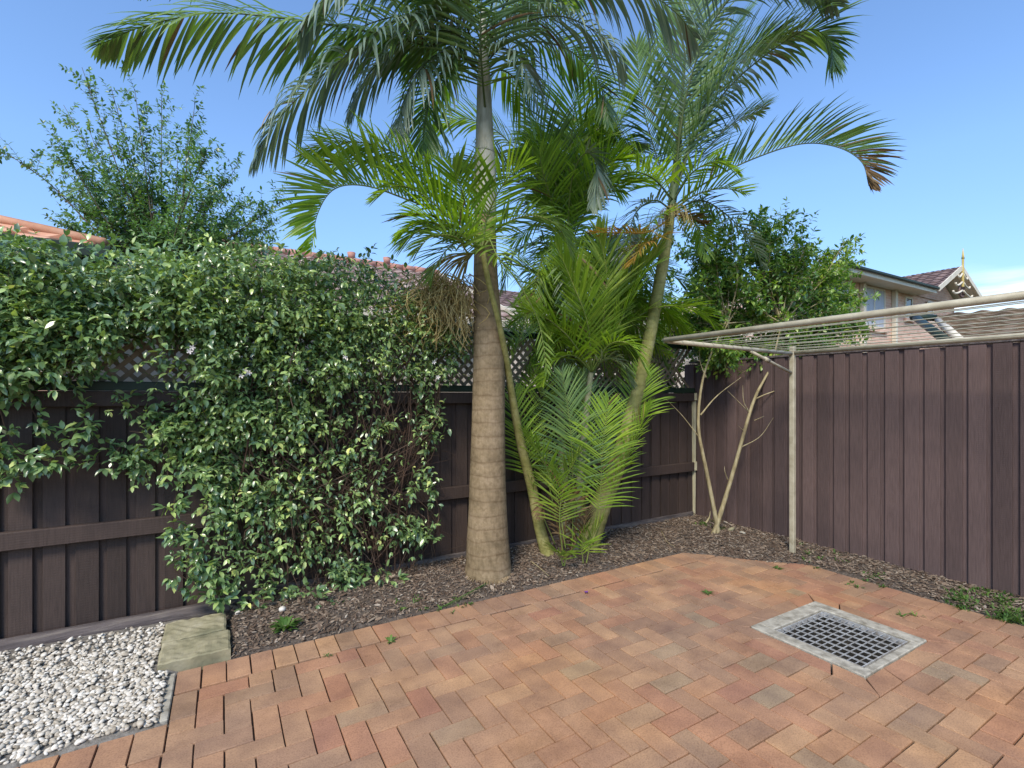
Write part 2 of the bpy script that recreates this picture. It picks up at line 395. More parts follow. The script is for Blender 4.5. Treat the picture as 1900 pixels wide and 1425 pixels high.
M_PURPLE = varied('purple_petal', [(0, (0.12, 0.03, 0.20)), (1, (0.22, 0.07, 0.34))], 9, 0.6, 0)

def wallbrick(name, c1, c2, mortar):
    m, t, b = newmat(name)
    tcx = t.nodes.new('ShaderNodeTexCoord')
    mp_ = t.nodes.new('ShaderNodeMapping'); mp_.inputs['Rotation'].default_value = (R(90), 0, 0)
    t.links.new(tcx.outputs['Object'], mp_.inputs[0])
    bt = t.nodes.new('ShaderNodeTexBrick'); bt.inputs['Scale'].default_value = 1.0
    bt.inputs['Brick Width'].default_value = 0.24; bt.inputs['Row Height'].default_value = 0.086
    bt.inputs['Mortar Size'].default_value = 0.006
    bt.inputs['Color1'].default_value = (*c1, 1); bt.inputs['Color2'].default_value = (*c2, 1); bt.inputs['Mortar'].default_value = (*mortar, 1)
    t.links.new(mp_.outputs[0], bt.inputs['Vector'])
    n = noise(t, 1.5, 4); a = ramp(t, [(0.3, (0.85, 0.85, 0.85)), (0.7, (1.12, 1.1, 1.08))]); t.links.new(n.outputs['Fac'], a.inputs[0])
    t.links.new(mix(t, 'MULTIPLY', 1.0, bt.outputs['Color'], a.outputs[0]), b.inputs['Base Color'])
    b.inputs['Roughness'].default_value = 0.9
    bump(t, b, bt.outputs['Fac'], -0.3, 0.01)
    return m
M_WBRICK = wallbrick('pink_house_brick', (0.62, 0.37, 0.27), (0.74, 0.49, 0.37), (0.72, 0.62, 0.50))
mg, tg, bgl = newmat('window_glass')
bgl.inputs['Base Color'].default_value = (0.10, 0.12, 0.14, 1); bgl.inputs['Roughness'].default_value = 0.06
bgl.inputs['Specular IOR Level'].default_value = 0.8
nn = noise(tg, 1.2, 2); bump(tg, bgl, nn.outputs['Fac'], 0.05, 0.02)
M_GLASS = mg

# ------------------------------------------------------------------ ground sheets
g = MB(); g.add([(-300, -300, -0.30), (300, -300, -0.30), (300, 300, -0.30), (-300, 300, -0.30)], [(0, 1, 2, 3)])
tag(g.build('ground', M_GROUND), kind='structure')

# brick paving laid in herringbone with header courses along its edges
W = 0.105
pv = MB()
def paver(x0, x1, y0, y1, quad=None):
    if x1 - x0 < 0.02 or y1 - y0 < 0.02: return
    gap = random.uniform(0.0020, 0.0031) + (0.0006 if (x0 + x1) / 2 > 1.5 else 0)
    q = quad or [(x0, y0), (x1, y0), (x1, y1), (x0, y1)]
    cx = sum(p[0] for p in q) / 4; cy = sum(p[1] for p in q) / 4
    dx, dy, rot = random.gauss(0, 0.0008), random.gauss(0, 0.0008), random.gauss(0, 0.004)
    hz = 0.022 * (mnoise.noise(Vector((cx * 0.55, cy * 0.55, 3))) - 0.0) + random.gauss(0, 0.0010)
    tx, ty = random.gauss(0, 0.008), random.gauss(0, 0.008)
    def ring(inset, z):
        res = []
        for (x, y) in q:
            sx_, sy_ = (1 if x < cx else -1), (1 if y < cy else -1)
            x2 = x + sx_ * inset - cx; y2 = y + sy_ * inset - cy
            xr = x2 * math.cos(rot) - y2 * math.sin(rot); yr = x2 * math.sin(rot) + y2 * math.cos(rot)
            res.append((cx + xr + dx, cy + yr + dy, z + hz * 0.4 + tx * x2 + ty * y2))
        return res
    vs = ring(gap, -0.05) + ring(gap, -0.005) + ring(gap + 0.0024, 0.0)
    fs = [(i, (i + 1) % 4, 4 + (i + 1) % 4, 4 + i) for i in range(4)] + [(4 + i, 4 + (i + 1) % 4, 8 + (i + 1) % 4, 8 + i) for i in range(4)] + [(8, 9, 10, 11)]
    pv.add(vs, fs)
PX0, PX1, PY0, PY1 = -3.2, 3.97, -1.2, 2.79
DX0, DX1, DY0, DY1 = 2.0 + 6 * W, 2.0 + 15 * W, 1.2 - W, 1.2 + 7 * W
LX, LY = -0.2, 2.345
def cell_ok(i, j):
    cx, cy = 2.0 + (i + 0.5) * W, 1.2 + (j + 0.5) * W
    if DX0 < cx < DX1 and DY0 < cy < DY1: return False
    return True
def clip(x0, x1, y0, y1):
    if x0 < LX - 0.02 and x1 > LX + 0.02 and y1 > LY + 0.01:
        clip(x0, LX, y0, y1); clip(LX, x1, y0, y1); return
    x0, x1 = max(x0, PX0), min(x1, PX1); y0 = max(y0, PY0)
    if (x0 + x1) / 2 < LX:
        y1 = min(y1, LY)
        if y1 > y0: x1 = x1
    else:
        y1 = min(y1, PY1)
        if y0 >= LY - 0.02: x0 = max(x0, LX)
    if x1 > x0 and y1 > y0: paver(x0, x1, y0, y1)
for i in range(-55, 25):
    for j in range(-28, 20):
        k = (i + j) % 4
        if k == 2: c2 = (i + 1, j)
        elif k == 0: c2 = (i, j + 1)
        else: continue
        a, b_ = cell_ok(i, j), cell_ok(*c2)
        x0, y0 = 2.0 + i * W, 1.2 + j * W
        if a and b_: clip(x0, x0 + (2 * W if k == 2 else W), y0, y0 + (2 * W if k == 0 else W))
        elif a: clip(x0, x0 + W, y0, y0 + W)
        elif b_:
            x0, y0 = 2.0 + c2[0] * W, 1.2 + c2[1] * W
            clip(x0, x0 + W, y0, y0 + W)
x = LX
while x < 4.17:
    paver(x, x + 0.1085, 2.79, 3.0); x += 0.1085
x = LX
while x > -3.2:
    paver(x - 0.116, x, 2.345, 2.555); x -= 0.116
y = 2.79
while y > -1.2:
    paver(3.97, 4.18, y - 0.1085, y); y -= 0.1085
# mitred soldier border round the drain
CX0, CX1, CY0, CY1 = DX0 + 0.112, DX1 - 0.112, DY0 + 0.108, DY1 - 0.108
def mitre(a, b_, c, d, n):
    for k in range(n):
        t0, t1 = k / n, (k + 1) / n
        L = lambda p, q_, t: (p[0] + (q_[0] - p[0]) * t, p[1] + (q_[1] - p[1]) * t)
        paver(0, 1, 0, 1, [L(a, b_, t0), L(a, b_, t1), L(d, c, t1), L(d, c, t0)])
mitre((DX0, DY0), (DX1, DY0), (CX1, CY0), (CX0, CY0), 4)
mitre((DX1, DY1), (DX0, DY1), (CX0, CY1), (CX1, CY1), 4)
mitre((DX1, DY0), (DX1, DY1), (CX1, CY1), (CX1, CY0), 4)
mitre((DX0, DY1), (DX0, DY0), (CX0, CY0), (CX0, CY1), 4)
tag(pv.build('patio', M_BRICK), kind='structure')
s = MB()
for a in [(-3.3, LX, -1.3, 2.545), (LX, 2.63, -1.3, 2.99), (2.63, 3.575, -1.3, 1.095), (2.63, 3.575, 1.935, 2.99), (3.575, 4.17, -1.3, 2.99)]:
    s.add([(a[0], a[2], -0.013), (a[1], a[2], -0.013), (a[1], a[3], -0.013), (a[0], a[3], -0.013)], [(0, 1, 2, 3)])
tag(s.build('paving_base', M_JOINT), kind='structure')

# garden bed
def bed_sd(x, y):
    wob = 0.025 * mnoise.noise(Vector((x * 3, y * 3, 0)))
    ch = ((x - 3.5) * 0.85 + (y - 3.0) * 0.68) / 1.0885 - 0.01
    ins = max(y - 2.995, x - 4.175, ch) + wob * (1.0 if ch > -0.3 else 0.25)
    if x < 0.05: ins = min(ins, x - 0.02)
    return ins
def bed_z(x, y):
    d = bed_sd(x, y)
    t = max(0, min(1, (d + 0.01) / 0.05)); t = t * t * (3 - 2 * t)
    far = max(0.0, min(1.0, d / 0.5))
    z = -0.03 + t * 0.038 + 0.035 * far + 0.012 * mnoise.noise(Vector((x * 6, y * 6, 5))) + 0.02 * mnoise.noise(Vector((x * 1.7, y * 1.7, 1))) * far
    return z
bed = MB()
nx, ny = 150, 150
xs = np.linspace(-0.3, 4.7, nx); ys = np.linspace(-1.5, 3.85, ny)
vs = [(x, y, bed_z(x, y)) for y in ys for x in xs]
fs = []
for j in range(ny - 1):
    for i in range(nx - 1):
        if bed_sd((xs[i] + xs[i + 1]) / 2, (ys[j] + ys[j + 1]) / 2) > -0.30:
            fs.append((j * nx + i, j * nx + i + 1, (j + 1) * nx + i + 1, (j + 1) * nx + i))
bed.add(vs, fs, 0, True)
tag(bed.build('garden_bed', M_SOIL), kind='structure')
ch = MB()
n = 0
while n < 21000:
    x, y = random.uniform(0, 4.65), random.uniform(-0.6, 3.8)
    d = bed_sd(x, y)
    if d < 0.004: continue
    if d < 0.03 and random.random() < 0.4: continue
    n += 1
    L = random.lognormvariate(-4.62, 0.45); wd = L * random.uniform(0.15, 0.5)
    M = Matrix.Rotation(random.uniform(0, 6.28), 3, 'Z') @ Matrix.Rotation(random.gauss(0, 0.35), 3, 'X') @ Matrix.Rotation(random.gauss(0, 0.3), 3, 'Y')
    c = Vector((x, y, bed_z(x, y) + random.uniform(0.0, 0.012)))
    q = [(-L, -wd * .6, 0), (0, -wd, .002), (L, -wd * .3, 0), (L * .8, wd * .5, 0), (-L * .2, wd, .001), (-L * .9, wd * .3, 0)]
    top = [c + M @ Vector((a, b_, h + 0.0025)) for a, b_, h in q]; bot = [c + M @ Vector((a, b_, h - 0.0015)) for a, b_, h in q]
    ch.add(top + bot, [(0, 1, 2, 3, 4, 5)] + [(i, i + 6, (i + 1) % 6 + 6, (i + 1) % 6) for i in range(6)])
tag(ch.build('mulch_debris', M_CHIP), 'brown bark mulch chips covering the garden bed', 'mulch', kind='stuff')

# pebble bed
pb = MB()
pxs = np.linspace(-3.2, -0.19, 60); pys = np.linspace(2.53, 3.72, 30)
def peb_z(x, y): return 0.004 + 0.02 * max(0, min(1, (y - 2.6) / 0.6)) + 0.010 * mnoise.noise(Vector((x * 4, y * 4, 9)))
pb.add([(x, y, peb_z(x, y) - (0.03 if (x > -0.2 or y < 2.55) else 0)) for y in pys for x in pxs], [(j * 60 + i, j * 60 + i + 1, (j + 1) * 60 + i + 1, (j + 1) * 60 + i) for j in range(29) for i in range(59)], 0, True)
tag(pb.build('pebble_bed_soil', M_PEBBASE), kind='structure')
bm = bmesh.new(); bmesh.ops.create_icosphere(bm, subdivisions=2, radius=1)
bm.verts.index_update()
IV = np.array([v.co[:] for v in bm.verts]); IF = [[v.index for v in f.verts] for f in bm.faces]; bm.free()
def rotm(a, b_, c):
    return np.array((Matrix.Rotation(a, 3, 'Z') @ Matrix.Rotation(b_, 3, 'Y') @ Matrix.Rotation(c, 3, 'X')))
def pebble(mb, x, y, z, s_, flat=0.6, tilt=0.35, jit=0.06):
    sc_ = np.array([s_ * random.uniform(0.9, 1.35), s_ * random.uniform(0.7, 1.0), s_ * flat * random.uniform(0.75, 1.1)])
    V = IV * (1 + RNG.normal(0, jit, (len(IV), 1))) * sc_
    V = V @ rotm(random.uniform(0, 6.28), random.gauss(0, tilt), random.gauss(0, tilt)).T + np.array([x, y, z])
    mb.arrays(V, IF)
pm = MB(); n = 0
while n < 8200:
    x = random.uniform(-1.95, -0.2); y = random.uniform(2.565, 3.63)
    if x > -0.30 and y > 2.99: continue
    if y < 2.99 and x > -0.238: continue
    near = (y - 2.56) / 1.07
    if random.random() < max(0, near - 0.62) * 1.9: continue
    n += 1
    s_ = max(0.005, random.lognormvariate(-4.66, 0.24))
    pebble(pm, x, y, peb_z(x, y) + random.uniform(0.001, 0.014), s_)
tag(pm.build('white_pebbles', M_PEB), 'white rounded pebbles filling the bed beside the stone slab', 'pebbles', kind='stuff')
# a thin concrete edge between pebbles and pavers
ce = MB(); ce.span(-0.235, -0.203, 2.57, 2.98, -0.04, 0.008, bevel=0.004)
tag(ce.build('concrete_edging', M_CONC), 'thin pale concrete edging strip between the pebbles and brick paving', 'edging')

# sandstone slab split by a crack
st = MB()
def rough_block(mb, x0, x1, y0, y1, z0, z1, seed):
    nxx, nyy = 30, 30; top = []
    for j in range(nyy + 1):
        for i in range(nxx + 1):
            u, v = i / nxx, j / nyy
            x = x0 + (x1 - x0) * u; y = y0 + (y1 - y0) * v
            edge = 1 if (i in (0, nxx) or j in (0, nyy)) else 0
            wx = 0.006 * mnoise.noise(Vector((y * 12, seed, 0))) * (1 if i in (0, nxx) else 0)
            wy = 0.008 * mnoise.noise(Vector((x * 14, seed, 4))) * (1 if j in (0, nyy) else 0)
            z = z1 + 0.007 * mnoise.noise(Vector((x * 9, y * 9, seed))) - 0.006 * edge + 0.006 * mnoise.noise(Vector((x * 30, y * 30, seed + 2)))
            top.append((x + wx, y + wy, z))
    idx = lambda i, j: j * (nxx + 1) + i
    fs_ = [(idx(i, j), idx(i + 1, j), idx(i + 1, j + 1), idx(i, j + 1)) for j in range(nyy) for i in range(nxx)]
    ringi = [idx(i, 0) for i in range(nxx)] + [idx(nxx, j) for j in range(nyy)] + [idx(i, nyy) for i in range(nxx, 0, -1)] + [idx(0, j) for j in range(nyy, 0, -1)]
    base = len(top); bot = [(top[r][0], top[r][1], z0) for r in ringi]
    m_ = len(ringi)
    fs_ += [(ringi[(k + 1) % m_], ringi[k], base + k, base + (k + 1) % m_) for k in range(m_)]
    mb.add(top + bot, fs_, 0, False)
rough_block(st, -0.285, 0.035, 3.02, 3.265, -0.03, 0.052, 2)
rough_block(st, -0.290, 0.015, 3.272, 3.535, -0.03, 0.058, 8)
tag(st.build('sandstone_slab', M_STONE), 'mossy sandstone slab cracked across, set between white pebbles and mulch', 'stone slab')

# ------------------------------------------------------------------ fences
FY, FX = 3.80, 4.656
def palings(x0, x1, z0, z1, per, face, axis='x', inward=-1):
    mb = MB(); x = x0; k = 0
    while x < x1:
        wdt = per * random.uniform(0.66, 0.76); dz = random.gauss(0, 0.003)
        tz = random.gauss(0, 0.0015)
        def put(a, b_, depth0, depth1, z0_, z1_):
            d0, d1 = face + inward * depth0, face + inward * depth1
            lo_, hi_ = min(d0, d1), max(d0, d1)
            if axis == 'x': mb.span(a, b_, lo_, hi_, z0_, z1_, bevel=0.002)
            else: mb.span(lo_, hi_, a, b_, z0_, z1_, bevel=0.002)
        put(x, x + wdt, 0.008 + tz, 0.022 + tz, z0, z1 + dz)
        put(x + wdt - 0.015, x + per + 0.015, -0.008, 0.005 + tz * 0.5, z0, z1 + dz - 0.002)
        x += per * random.uniform(0.985, 1.015)
    return mb
fl = empty('paling_fence', (0.8, FY, 0), 'dark brown timber paling fence topped with lattice, behind the palms and climber', 'fence')
palings(-3.6, 4.60, 0.03, 1.425, 0.143, FY).build('palings', M_FENCE, fl)
r_ = MB(); r_.span(-3.6, 4.60, FY - 0.068, FY - 0.0235, 0.545, 0.645, bevel=0.004); r_.build('rail', M_FENCE, fl)
r_ = MB(); r_.span(-3.6, 4.60, FY - 0.068, FY - 0.0235, 1.335, 1.427, bevel=0.004); r_.build('rail', M_FENCE, fl)
r_ = MB(); r_.span(-3.6, 4.60, FY - 0.075, FY + 0.03, 1.43, 1.485, bevel=0.004); r_.build('lattice_rail', M_GREEN, fl)
r_ = MB(); r_.span(-3.6, 4.60, FY - 0.04, FY + 0.02, 1.925, 1.97, bevel=0.004); r_.build('lattice_rail', M_GREEN, fl)
r_ = MB()
lz0, lz1 = 1.486, 1.924; hgt = lz1 - lz0; yy = (FY - 0.022, FY - 0.010)
for kdir in (0, 1):
    x = -4.2
    while x < 4.58:
        a = Vector((x, yy[kdir], lz0)); b_ = Vector((x + hgt, yy[kdir], lz1))
        if kdir: a, b_ = Vector((x + hgt, yy[kdir], lz0)), Vector((x, yy[kdir], lz1))
        if max(a.x, b_.x) < 4.6:
            d = (b_ - a).normalized(); sd_ = Vector((-d.z, 0, d.x)) * 0.0135; th = Vector((0, 0.004, 0))
            vs = [a - sd_ - th, a + sd_ - th, b_ + sd_ - th, b_ - sd_ - th, a - sd_ + th, a + sd_ + th, b_ + sd_ + th, b_ - sd_ + th]
            r_.add(vs, [(0, 1, 2, 3), (7, 6, 5, 4), (0, 3, 7, 4), (1, 5, 6, 2), (0, 4, 5, 1), (3, 2, 6, 7)])
        x += 0.085
r_.build('lattice', M_LAT, fl)
r_ = MB(); r_.span(0.2, 4.6, FY - 0.055, FY - 0.028, -0.02, 0.085, bevel=0.003); r_.build('plinth_board', M_LOG, fl)
cp = MB()  # tapered strip standing for a sunlit wedge gap, not a post; plus rail ends
vs = []
for z, wd in ((0.03, 0.010), (1.34, 0.044)):
    for sx_, sy_ in ((-1, -1), (1, -1), (1, 1), (-1, 1)): vs.append((4.628 + sx_ * wd / 2, FY - 0.03 + sy_ * 0.02, z))
cp.add(vs, [(0, 1, 5, 4), (1, 2, 6, 5), (2, 3, 7, 6), (3, 0, 4, 7), (4, 5, 6, 7), (3, 2, 1, 0)])
cp.span(4.602, 4.640, FY - 0.07, FY - 0.0515, 0.55, 0.65, bevel=0.002); cp.span(4.602, 4.645, FY - 0.07, FY - 0.0515, 1.345, 1.43, bevel=0.002)
cp.build('gap_light_rail_ends', M_CREAM, fl)

fr = empty('paling_fence', (FX, 1.5, 0), 'tall brown paling fence along the right side behind the clothesline', 'fence')
palings(-1.6, 3.83, 0.03, 1.765, 0.131, FX, 'y').build('palings', M_FENCE_R, fr)
r_ = MB(); r_.span(FX - 0.03, FX + 0.05, -1.6, 3.84, 1.768, 1.79, bevel=0.003); r_.build('capping', M_LOG, fr)

lg = MB()
pts = [(x, FY - 0.095 + 0.008 * mnoise.noise(Vector((x * 2, 0, 0))), 0.022) for x in np.linspace(-3.6, 0.17, 24)]
lg.tube(pts, [0.052 + 0.003 * mnoise.noise(Vector((i * 0.6, 3, 0))) for i in range(24)], 14)
tag(lg.build('edging_log', M_LOG), 'round weathered grey log lying along the foot of the left fence', 'log')

# ------------------------------------------------------------------ drain
dr = empty('storm_drain', ((CX0 + CX1) / 2, (CY0 + CY1) / 2, 0), 'rectangular steel drain grate in a worn concrete surround set in the brick paving', 'drain')
g0x, g1x, g0y, g1y = 2.826, 3.364, 1.248, 1.728
a = MB()
e = 0.004
a.span(CX0 + e, g0x, CY0 + e, CY1 - e, -0.1, 0.009, bevel=0.005); a.span(g1x, CX1 - e, CY0 + e, CY1 - e, -0.1, 0.009, bevel=0.005)
a.span(g0x + .0005, g1x - .0005, CY0 + e, g0y, -0.1, 0.0085, bevel=0.004); a.span(g0x + .0005, g1x - .0005, g1y, CY1 - e, -0.1, 0.0085, bevel=0.004)
a.build('concrete_surround', M_CONC, dr)
a = MB(); e2 = 0.001; q_ = [(g0x + e2, g0y + e2), (g1x - e2, g0y + e2), (g1x - e2, g1y - e2), (g0x + e2, g1y - e2)]
a.add([(x, y, -0.24) for x, y in q_] + [(x, y, -0.04) for x, y in q_], [(0, 1, 2, 3), (0, 4, 5, 1), (1, 5, 6, 2), (2, 6, 7, 3), (3, 7, 4, 0)]); a.build('pit', M_DARK, dr)
a = MB(); i0x, i1x, i0y, i1y = g0x + 0.012, g1x - 0.012, g0y + 0.012, g1y - 0.012
for (q0, q1, q2, q3) in ((i0x, i1x, i0y, i0y + .005), (i0x, i1x, i1y - .005, i1y), (i0x, i0x + .005, i0y + .006, i1y - .006), (i1x - .005, i1x, i0y + .006, i1y - .006)):
    a.span(q0, q1, q2, q3, -0.022, 0.002)
for k in range(1, 8):
    x = i0x + (i1x - i0x) * k / 8; a.span(x - 0.0013, x + 0.0013, i0y + .006, i1y - .006, -0.008, 0.0)
for k in range(1, 12):
    y = i0y + (i1y - i0y) * k / 12; a.span(i0x + .006, i1x - .006, y - 0.0013, y + 0.0013, -0.004, 0.0012)
a.build('grate', M_GALV, dr)

# ------------------------------------------------------------------ clothesline
cl = empty('clothesline', (4.31, 2.46, 0), 'cream folding clothesline frame with many cords, standing in front of the right fence', 'clothesline')
zf, zr = 1.80, 1.765; y0, y1 = 2.46, -0.15
for yy_ in (y0, y1):
    a = MB(); a.span(4.29, 4.33, yy_ - 0.02, yy_ + 0.02, -0.05, 1.835, bevel=0.004); a.build('post', M_LINEP, cl)
    a = MB(); a.tube([(4.288, yy_, zr + 0.005), (2.75, yy_, zf - 0.01)], 0.017, 10); a.build('side_arm', M_LINEP, cl)
    a = MB(); a.tube([(4.288, yy_, 1.60), (4.0, yy_, 1.68), (3.70, yy_, 1.765)], 0.013, 8); a.tube([(3.96, yy_, 1.692), (3.90, yy_, 1.709)], 0.019, 8); a.build('brace', M_LINEP, cl)
a = MB(); a.tube([(2.75, y0 + 0.03, zf), (2.75, y1 - 0.02, zf)], 0.0185, 12); a.build('front_rail', M_LINEP, cl)
a = MB(); a.tube([(4.31, y0 - 0.021, zr + 0.01), (4.31, y1 + .021, zr + 0.01)], 0.018, 12); a.build('rear_rail', M_LINEP, cl)
a = MB()
for k in range(1, 13):
    x = 2.75 + (4.28 - 2.75) * k / 13; z = zf + (zr - zf) * k / 13 + 0.012
    pts = []
    for q in range(15):
        u = q / 14
        pts.append((x + 0.003 * math.sin(q * 1.3 + k), y0 + (y1 - y0) * u, z - 0.02 * 4 * u * (1 - u) * (0.6 + 0.4 * math.sin(k * 2.1))))
    a.tube(pts, 0.0028, 5)
a.build('cords', M_WIRE, cl)

# ------------------------------------------------------------------ leaf scatter
LV = np.array([(0, 0, 0), (-.21, .30, .05), (.21, .30, .05), (0, .32, 0), (-.20, .65, .03), (.20, .65, .03), (0, .66, -.03), (0, 1, -.13)])
LF = [(0, 3, 1), (0, 2, 3), (1, 3, 6, 4), (3, 2, 5, 6), (4, 6, 7), (6, 5, 7)]
LVn = LV.copy(); LVn[:, 0] *= 0.75
def leaves(mb, pos, d, nrm, size, V0=LV, mi=0):
    """pos,d,nrm: (n,3) arrays, size (n,)"""
    pos = np.asarray(pos, float); d = np.asarray(d, float); nrm = np.asarray(nrm, float); size = np.asarray(size, float)
    d /= np.linalg.norm(d, axis=1, keepdims=True) + 1e-9
    s_ = np.cross(d, nrm); s_ /= np.linalg.norm(s_, axis=1, keepdims=True) + 1e-9
    u = np.cross(s_, d)
    wv = RNG.uniform(0.8, 1.2, (len(pos), 1, 1)); cv = RNG.uniform(0.3, 2.2, (len(pos), 1, 1))
    V = (V0[None, :, 0:1] * wv) * s_[:, None] + V0[None, :, 1:2] * d[:, None] + (V0[None, :, 2:3] * cv) * u[:, None]
    V = V * size[:, None, None] + pos[:, None]
    n_ = len(V0); base = np.arange(len(pos)) * n_
    off = len(mb.v)
    mb.v.extend(map(tuple, V.reshape(-1, 3).tolist()))
    for b_ in base.tolist():
        o = b_ + off
        mb.f.extend(tuple(i + o for i in f) for f in LF)
    mb.m.extend([mi] * (len(LF) * len(pos))); mb.sm.extend([True] * (len(LF) * len(pos)))

class Twigs:
    def __init__(s): s.p = []; s.d = []; s.n = []; s.s = []
    def twig(s, start, dirv, length, nl, size, stem=None, sr=0.0015, droop=0.5, light=(0, -0.3, 1), spread=0.9):
        p = Vector(start); d = Vector(dirv).normalized(); pts = [p.copy()]
        step = length / nl
        for k in range(nl):
            d = (d + Vector((random.gauss(0, .12), random.gauss(0, .12), random.gauss(0, .12) - droop * step))).normalized()
            p = p + d * step; pts.append(p.copy())
            ax = Vector((random.gauss(0, 1), random.gauss(0, 1), random.gauss(0, 1))).cross(d).normalized()
            for sg in (-1, 1):
                ld = (d * 0.55 + ax * sg * spread + Vector((0, 0, random.uniform(-0.5, 0.15)))).normalized()
                nn_ = (Vector(light) + Vector((random.gauss(0, .45), random.gauss(0, .45), random.gauss(0, .45)))).normalized()
                s.p.append(p[:]); s.d.append(ld[:]); s.n.append(nn_[:]); s.s.append(size * random.uniform(0.6, 1.2))
        s.p.append(p[:]); s.d.append(d[:]); s.n.append(Vector(light)[:]); s.s.append(size)
        if stem is not None: stem.tube(pts, [sr * (1 - 0.5 * i / nl) for i in range(nl + 1)], 4, cap=False)
    def flush(s, mb, V0=LV, mi=0):
        if s.p: leaves(mb, s.p, s.d, s.n, s.s, V0, mi)

def inpoly(x, y, poly):
    c = False; j = len(poly) - 1
    for i in range(len(poly)):
        xi, yi = poly[i]; xj, yj = poly[j]
        if (yi > y) != (yj > y) and x < (xj - xi) * (y - yi) / (yj - yi) + xi: c = not c
        j = i
    return c

# ------------------------------------------------------------------ jasmine climber over the left fence
vn = empty('climbing_jasmine', (1.0, 3.6, 0), 'large glossy green jasmine climber smothering the left fence lattice, trailing down to the ground', 'climbing plant')
TOP = [(-260, 455), (0, 462), (60, 445), (120, 470), (160, 500), (230, 480), (300, 478), (380, 475), (450, 460), (520, 480), (600, 482), (680, 488), (740, 520), (790, 560), (840, 590), (860, 640),
       (830, 700), (790, 740), (700, 760), (560, 800), (430, 820), (330, 770), (360, 740), (380, 640), (300, 600), (230, 620), (195, 660), (130, 690), (60, 710), (0, 705), (-260, 720)]
GAP = [(225, 640), (300, 600), (350, 640), (380, 700), (350, 745), (240, 745)]
MIDP = [(330, 770), (560, 760), (800, 720), (815, 790), (700, 830), (620, 850), (600, 920), (480, 960), (400, 940), (360, 900), (280, 900), (180, 830), (250, 800)]
LOWP = [(345, 930), (430, 900), (560, 930), (700, 930), (800, 960), (800, 1000), (720, 1030), (690, 1080), (560, 1100), (470, 1095), (400, 1080), (330, 1060), (320, 1000)]
BARE = [(590, 790), (640, 720), (800, 700), (805, 965), (690, 975), (600, 940)]
tw = Twigs(); stems = MB()
def vine_pt(px, py, off):
    return PY(px, py, FY - off)
def density(px, py):
    if inpoly(px, py, GAP): return 0.08
    if inpoly(px, py, BARE): return 0.30 if px < 700 else 0.20
    if inpoly(px, py, TOP):
        return 1.0 if py < 700 else 0.7
    if inpoly(px, py, MIDP): return 0.17 if px < 330 else 0.50
    if inpoly(px, py, LOWP): return 0.40 if px > 400 else 0.28
    return 0.0
n = 0
while n < 6000:
    px, py = random.uniform(-260, 870), random.uniform(440, 1135)
    dn = density(px, py)
    # clumping
    q = mnoise.noise(Vector((px * 0.018, py * 0.022, 2.0)))
    if random.random() > dn * ((0.85 + 0.7 * q) if py < 640 else (0.62 + 1.7 * q)): continue
    hi = py < 700
    off = random.uniform(-0.05, 0.34) if hi else random.uniform(0.06, 0.24)
    if py < 560: off = random.uniform(-0.35, 0.30)
    p = vine_pt(px, py, off)
    dv = Vector((random.gauss(0, .7), -0.75 + random.gauss(0, .4), random.gauss(0.05 if hi else -0.3, .55)))
    # leaves appear further out than the twig start; step back
    p = p - dv.normalized() * 0.06
    tw.twig(p, dv, random.uniform(0.09, 0.22), random.randint(2, 4), random.choice((1, 1, 1, 0.65)) * (random.uniform(0.036, 0.062) if px < 640 or py > 700 else random.uniform(0.030, 0.050)),
            stems if random.random() < 0.35 else None, 0.0013, 1.2)
    n += 1
# inner darker layer of leaves
n = 0
while n < 1500:
    px, py = random.uniform(-260, 860), random.uniform(470, 1120)
    dn = density(px, py)
    if dn < 0.45 or random.random() > dn: continue
    p = vine_pt(px, py, random.uniform(0.03, 0.12) if py > 560 else random.uniform(-0.3, 0.0))
    tw.twig(p, (random.gauss(0, 1), -0.3, random.gauss(0, 1)), 0.16, 4, 0.058, None)
    n += 1
# trailing runners with leaves
RUN = [[(0, 760), (20, 820), (60, 850), (110, 850)], [(0, 830), (10, 880), (20, 900)], [(60, 760), (90, 810), (150, 860), (230, 850)], [(130, 740), (190, 830), (260, 870)],
       [(230, 740), (270, 770), (350, 745)], [(330, 760), (290, 830), (230, 880)], [(180, 760), (140, 800), (90, 860)], [(330, 900), (320, 960), (330, 1000)], [(420, 1110), (370, 1090), (325, 1060)],
       [(700, 960), (760, 980), (800, 1000)], [(780, 720), (800, 780), (790, 830)], [(640, 1060), (650, 1110), (640, 1140)], [(480, 1100), (470, 1130), (500, 1150)], [(700, 1050), (740, 1090), (745, 1120)],
       [(560, 1090), (600, 1120), (640, 1130)], [(100, 640), (200, 600), (300, 590)], [(250, 560), (330, 540), (420, 560)], [(800, 560), (830, 600), (830, 680)], [(600, 640), (720, 600), (800, 600)],
       [(0, 600), (90, 560), (180, 590)], [(60, 860), (20, 850), (-30, 830)], [(640, 1100), (700, 1120), (760, 1110)], [(330, 1020), (390, 1060), (410, 1110)], [(90, 545), (120, 530), (160, 560), (190, 600)]]
for rr_ in RUN:
    o_ = random.uniform(0.10, 0.28)
    low = max(p[1] for p in rr_) > 1080
    pts = catmull([vine_pt(x, y, (o_ + 0.12) if low else o_) for x, y in rr_], 14)
    stems.tube(pts, 0.0028, 5, cap=False)
    for p in pts[1:]:
        for _ in range(2):
            dv = Vector((random.gauss(0, .7), -0.5 + random.gauss(0, .4), random.gauss(-0.1, .6)))
            tw.twig(p, dv, 0.05, 1, random.uniform(0.045, 0.07), None)
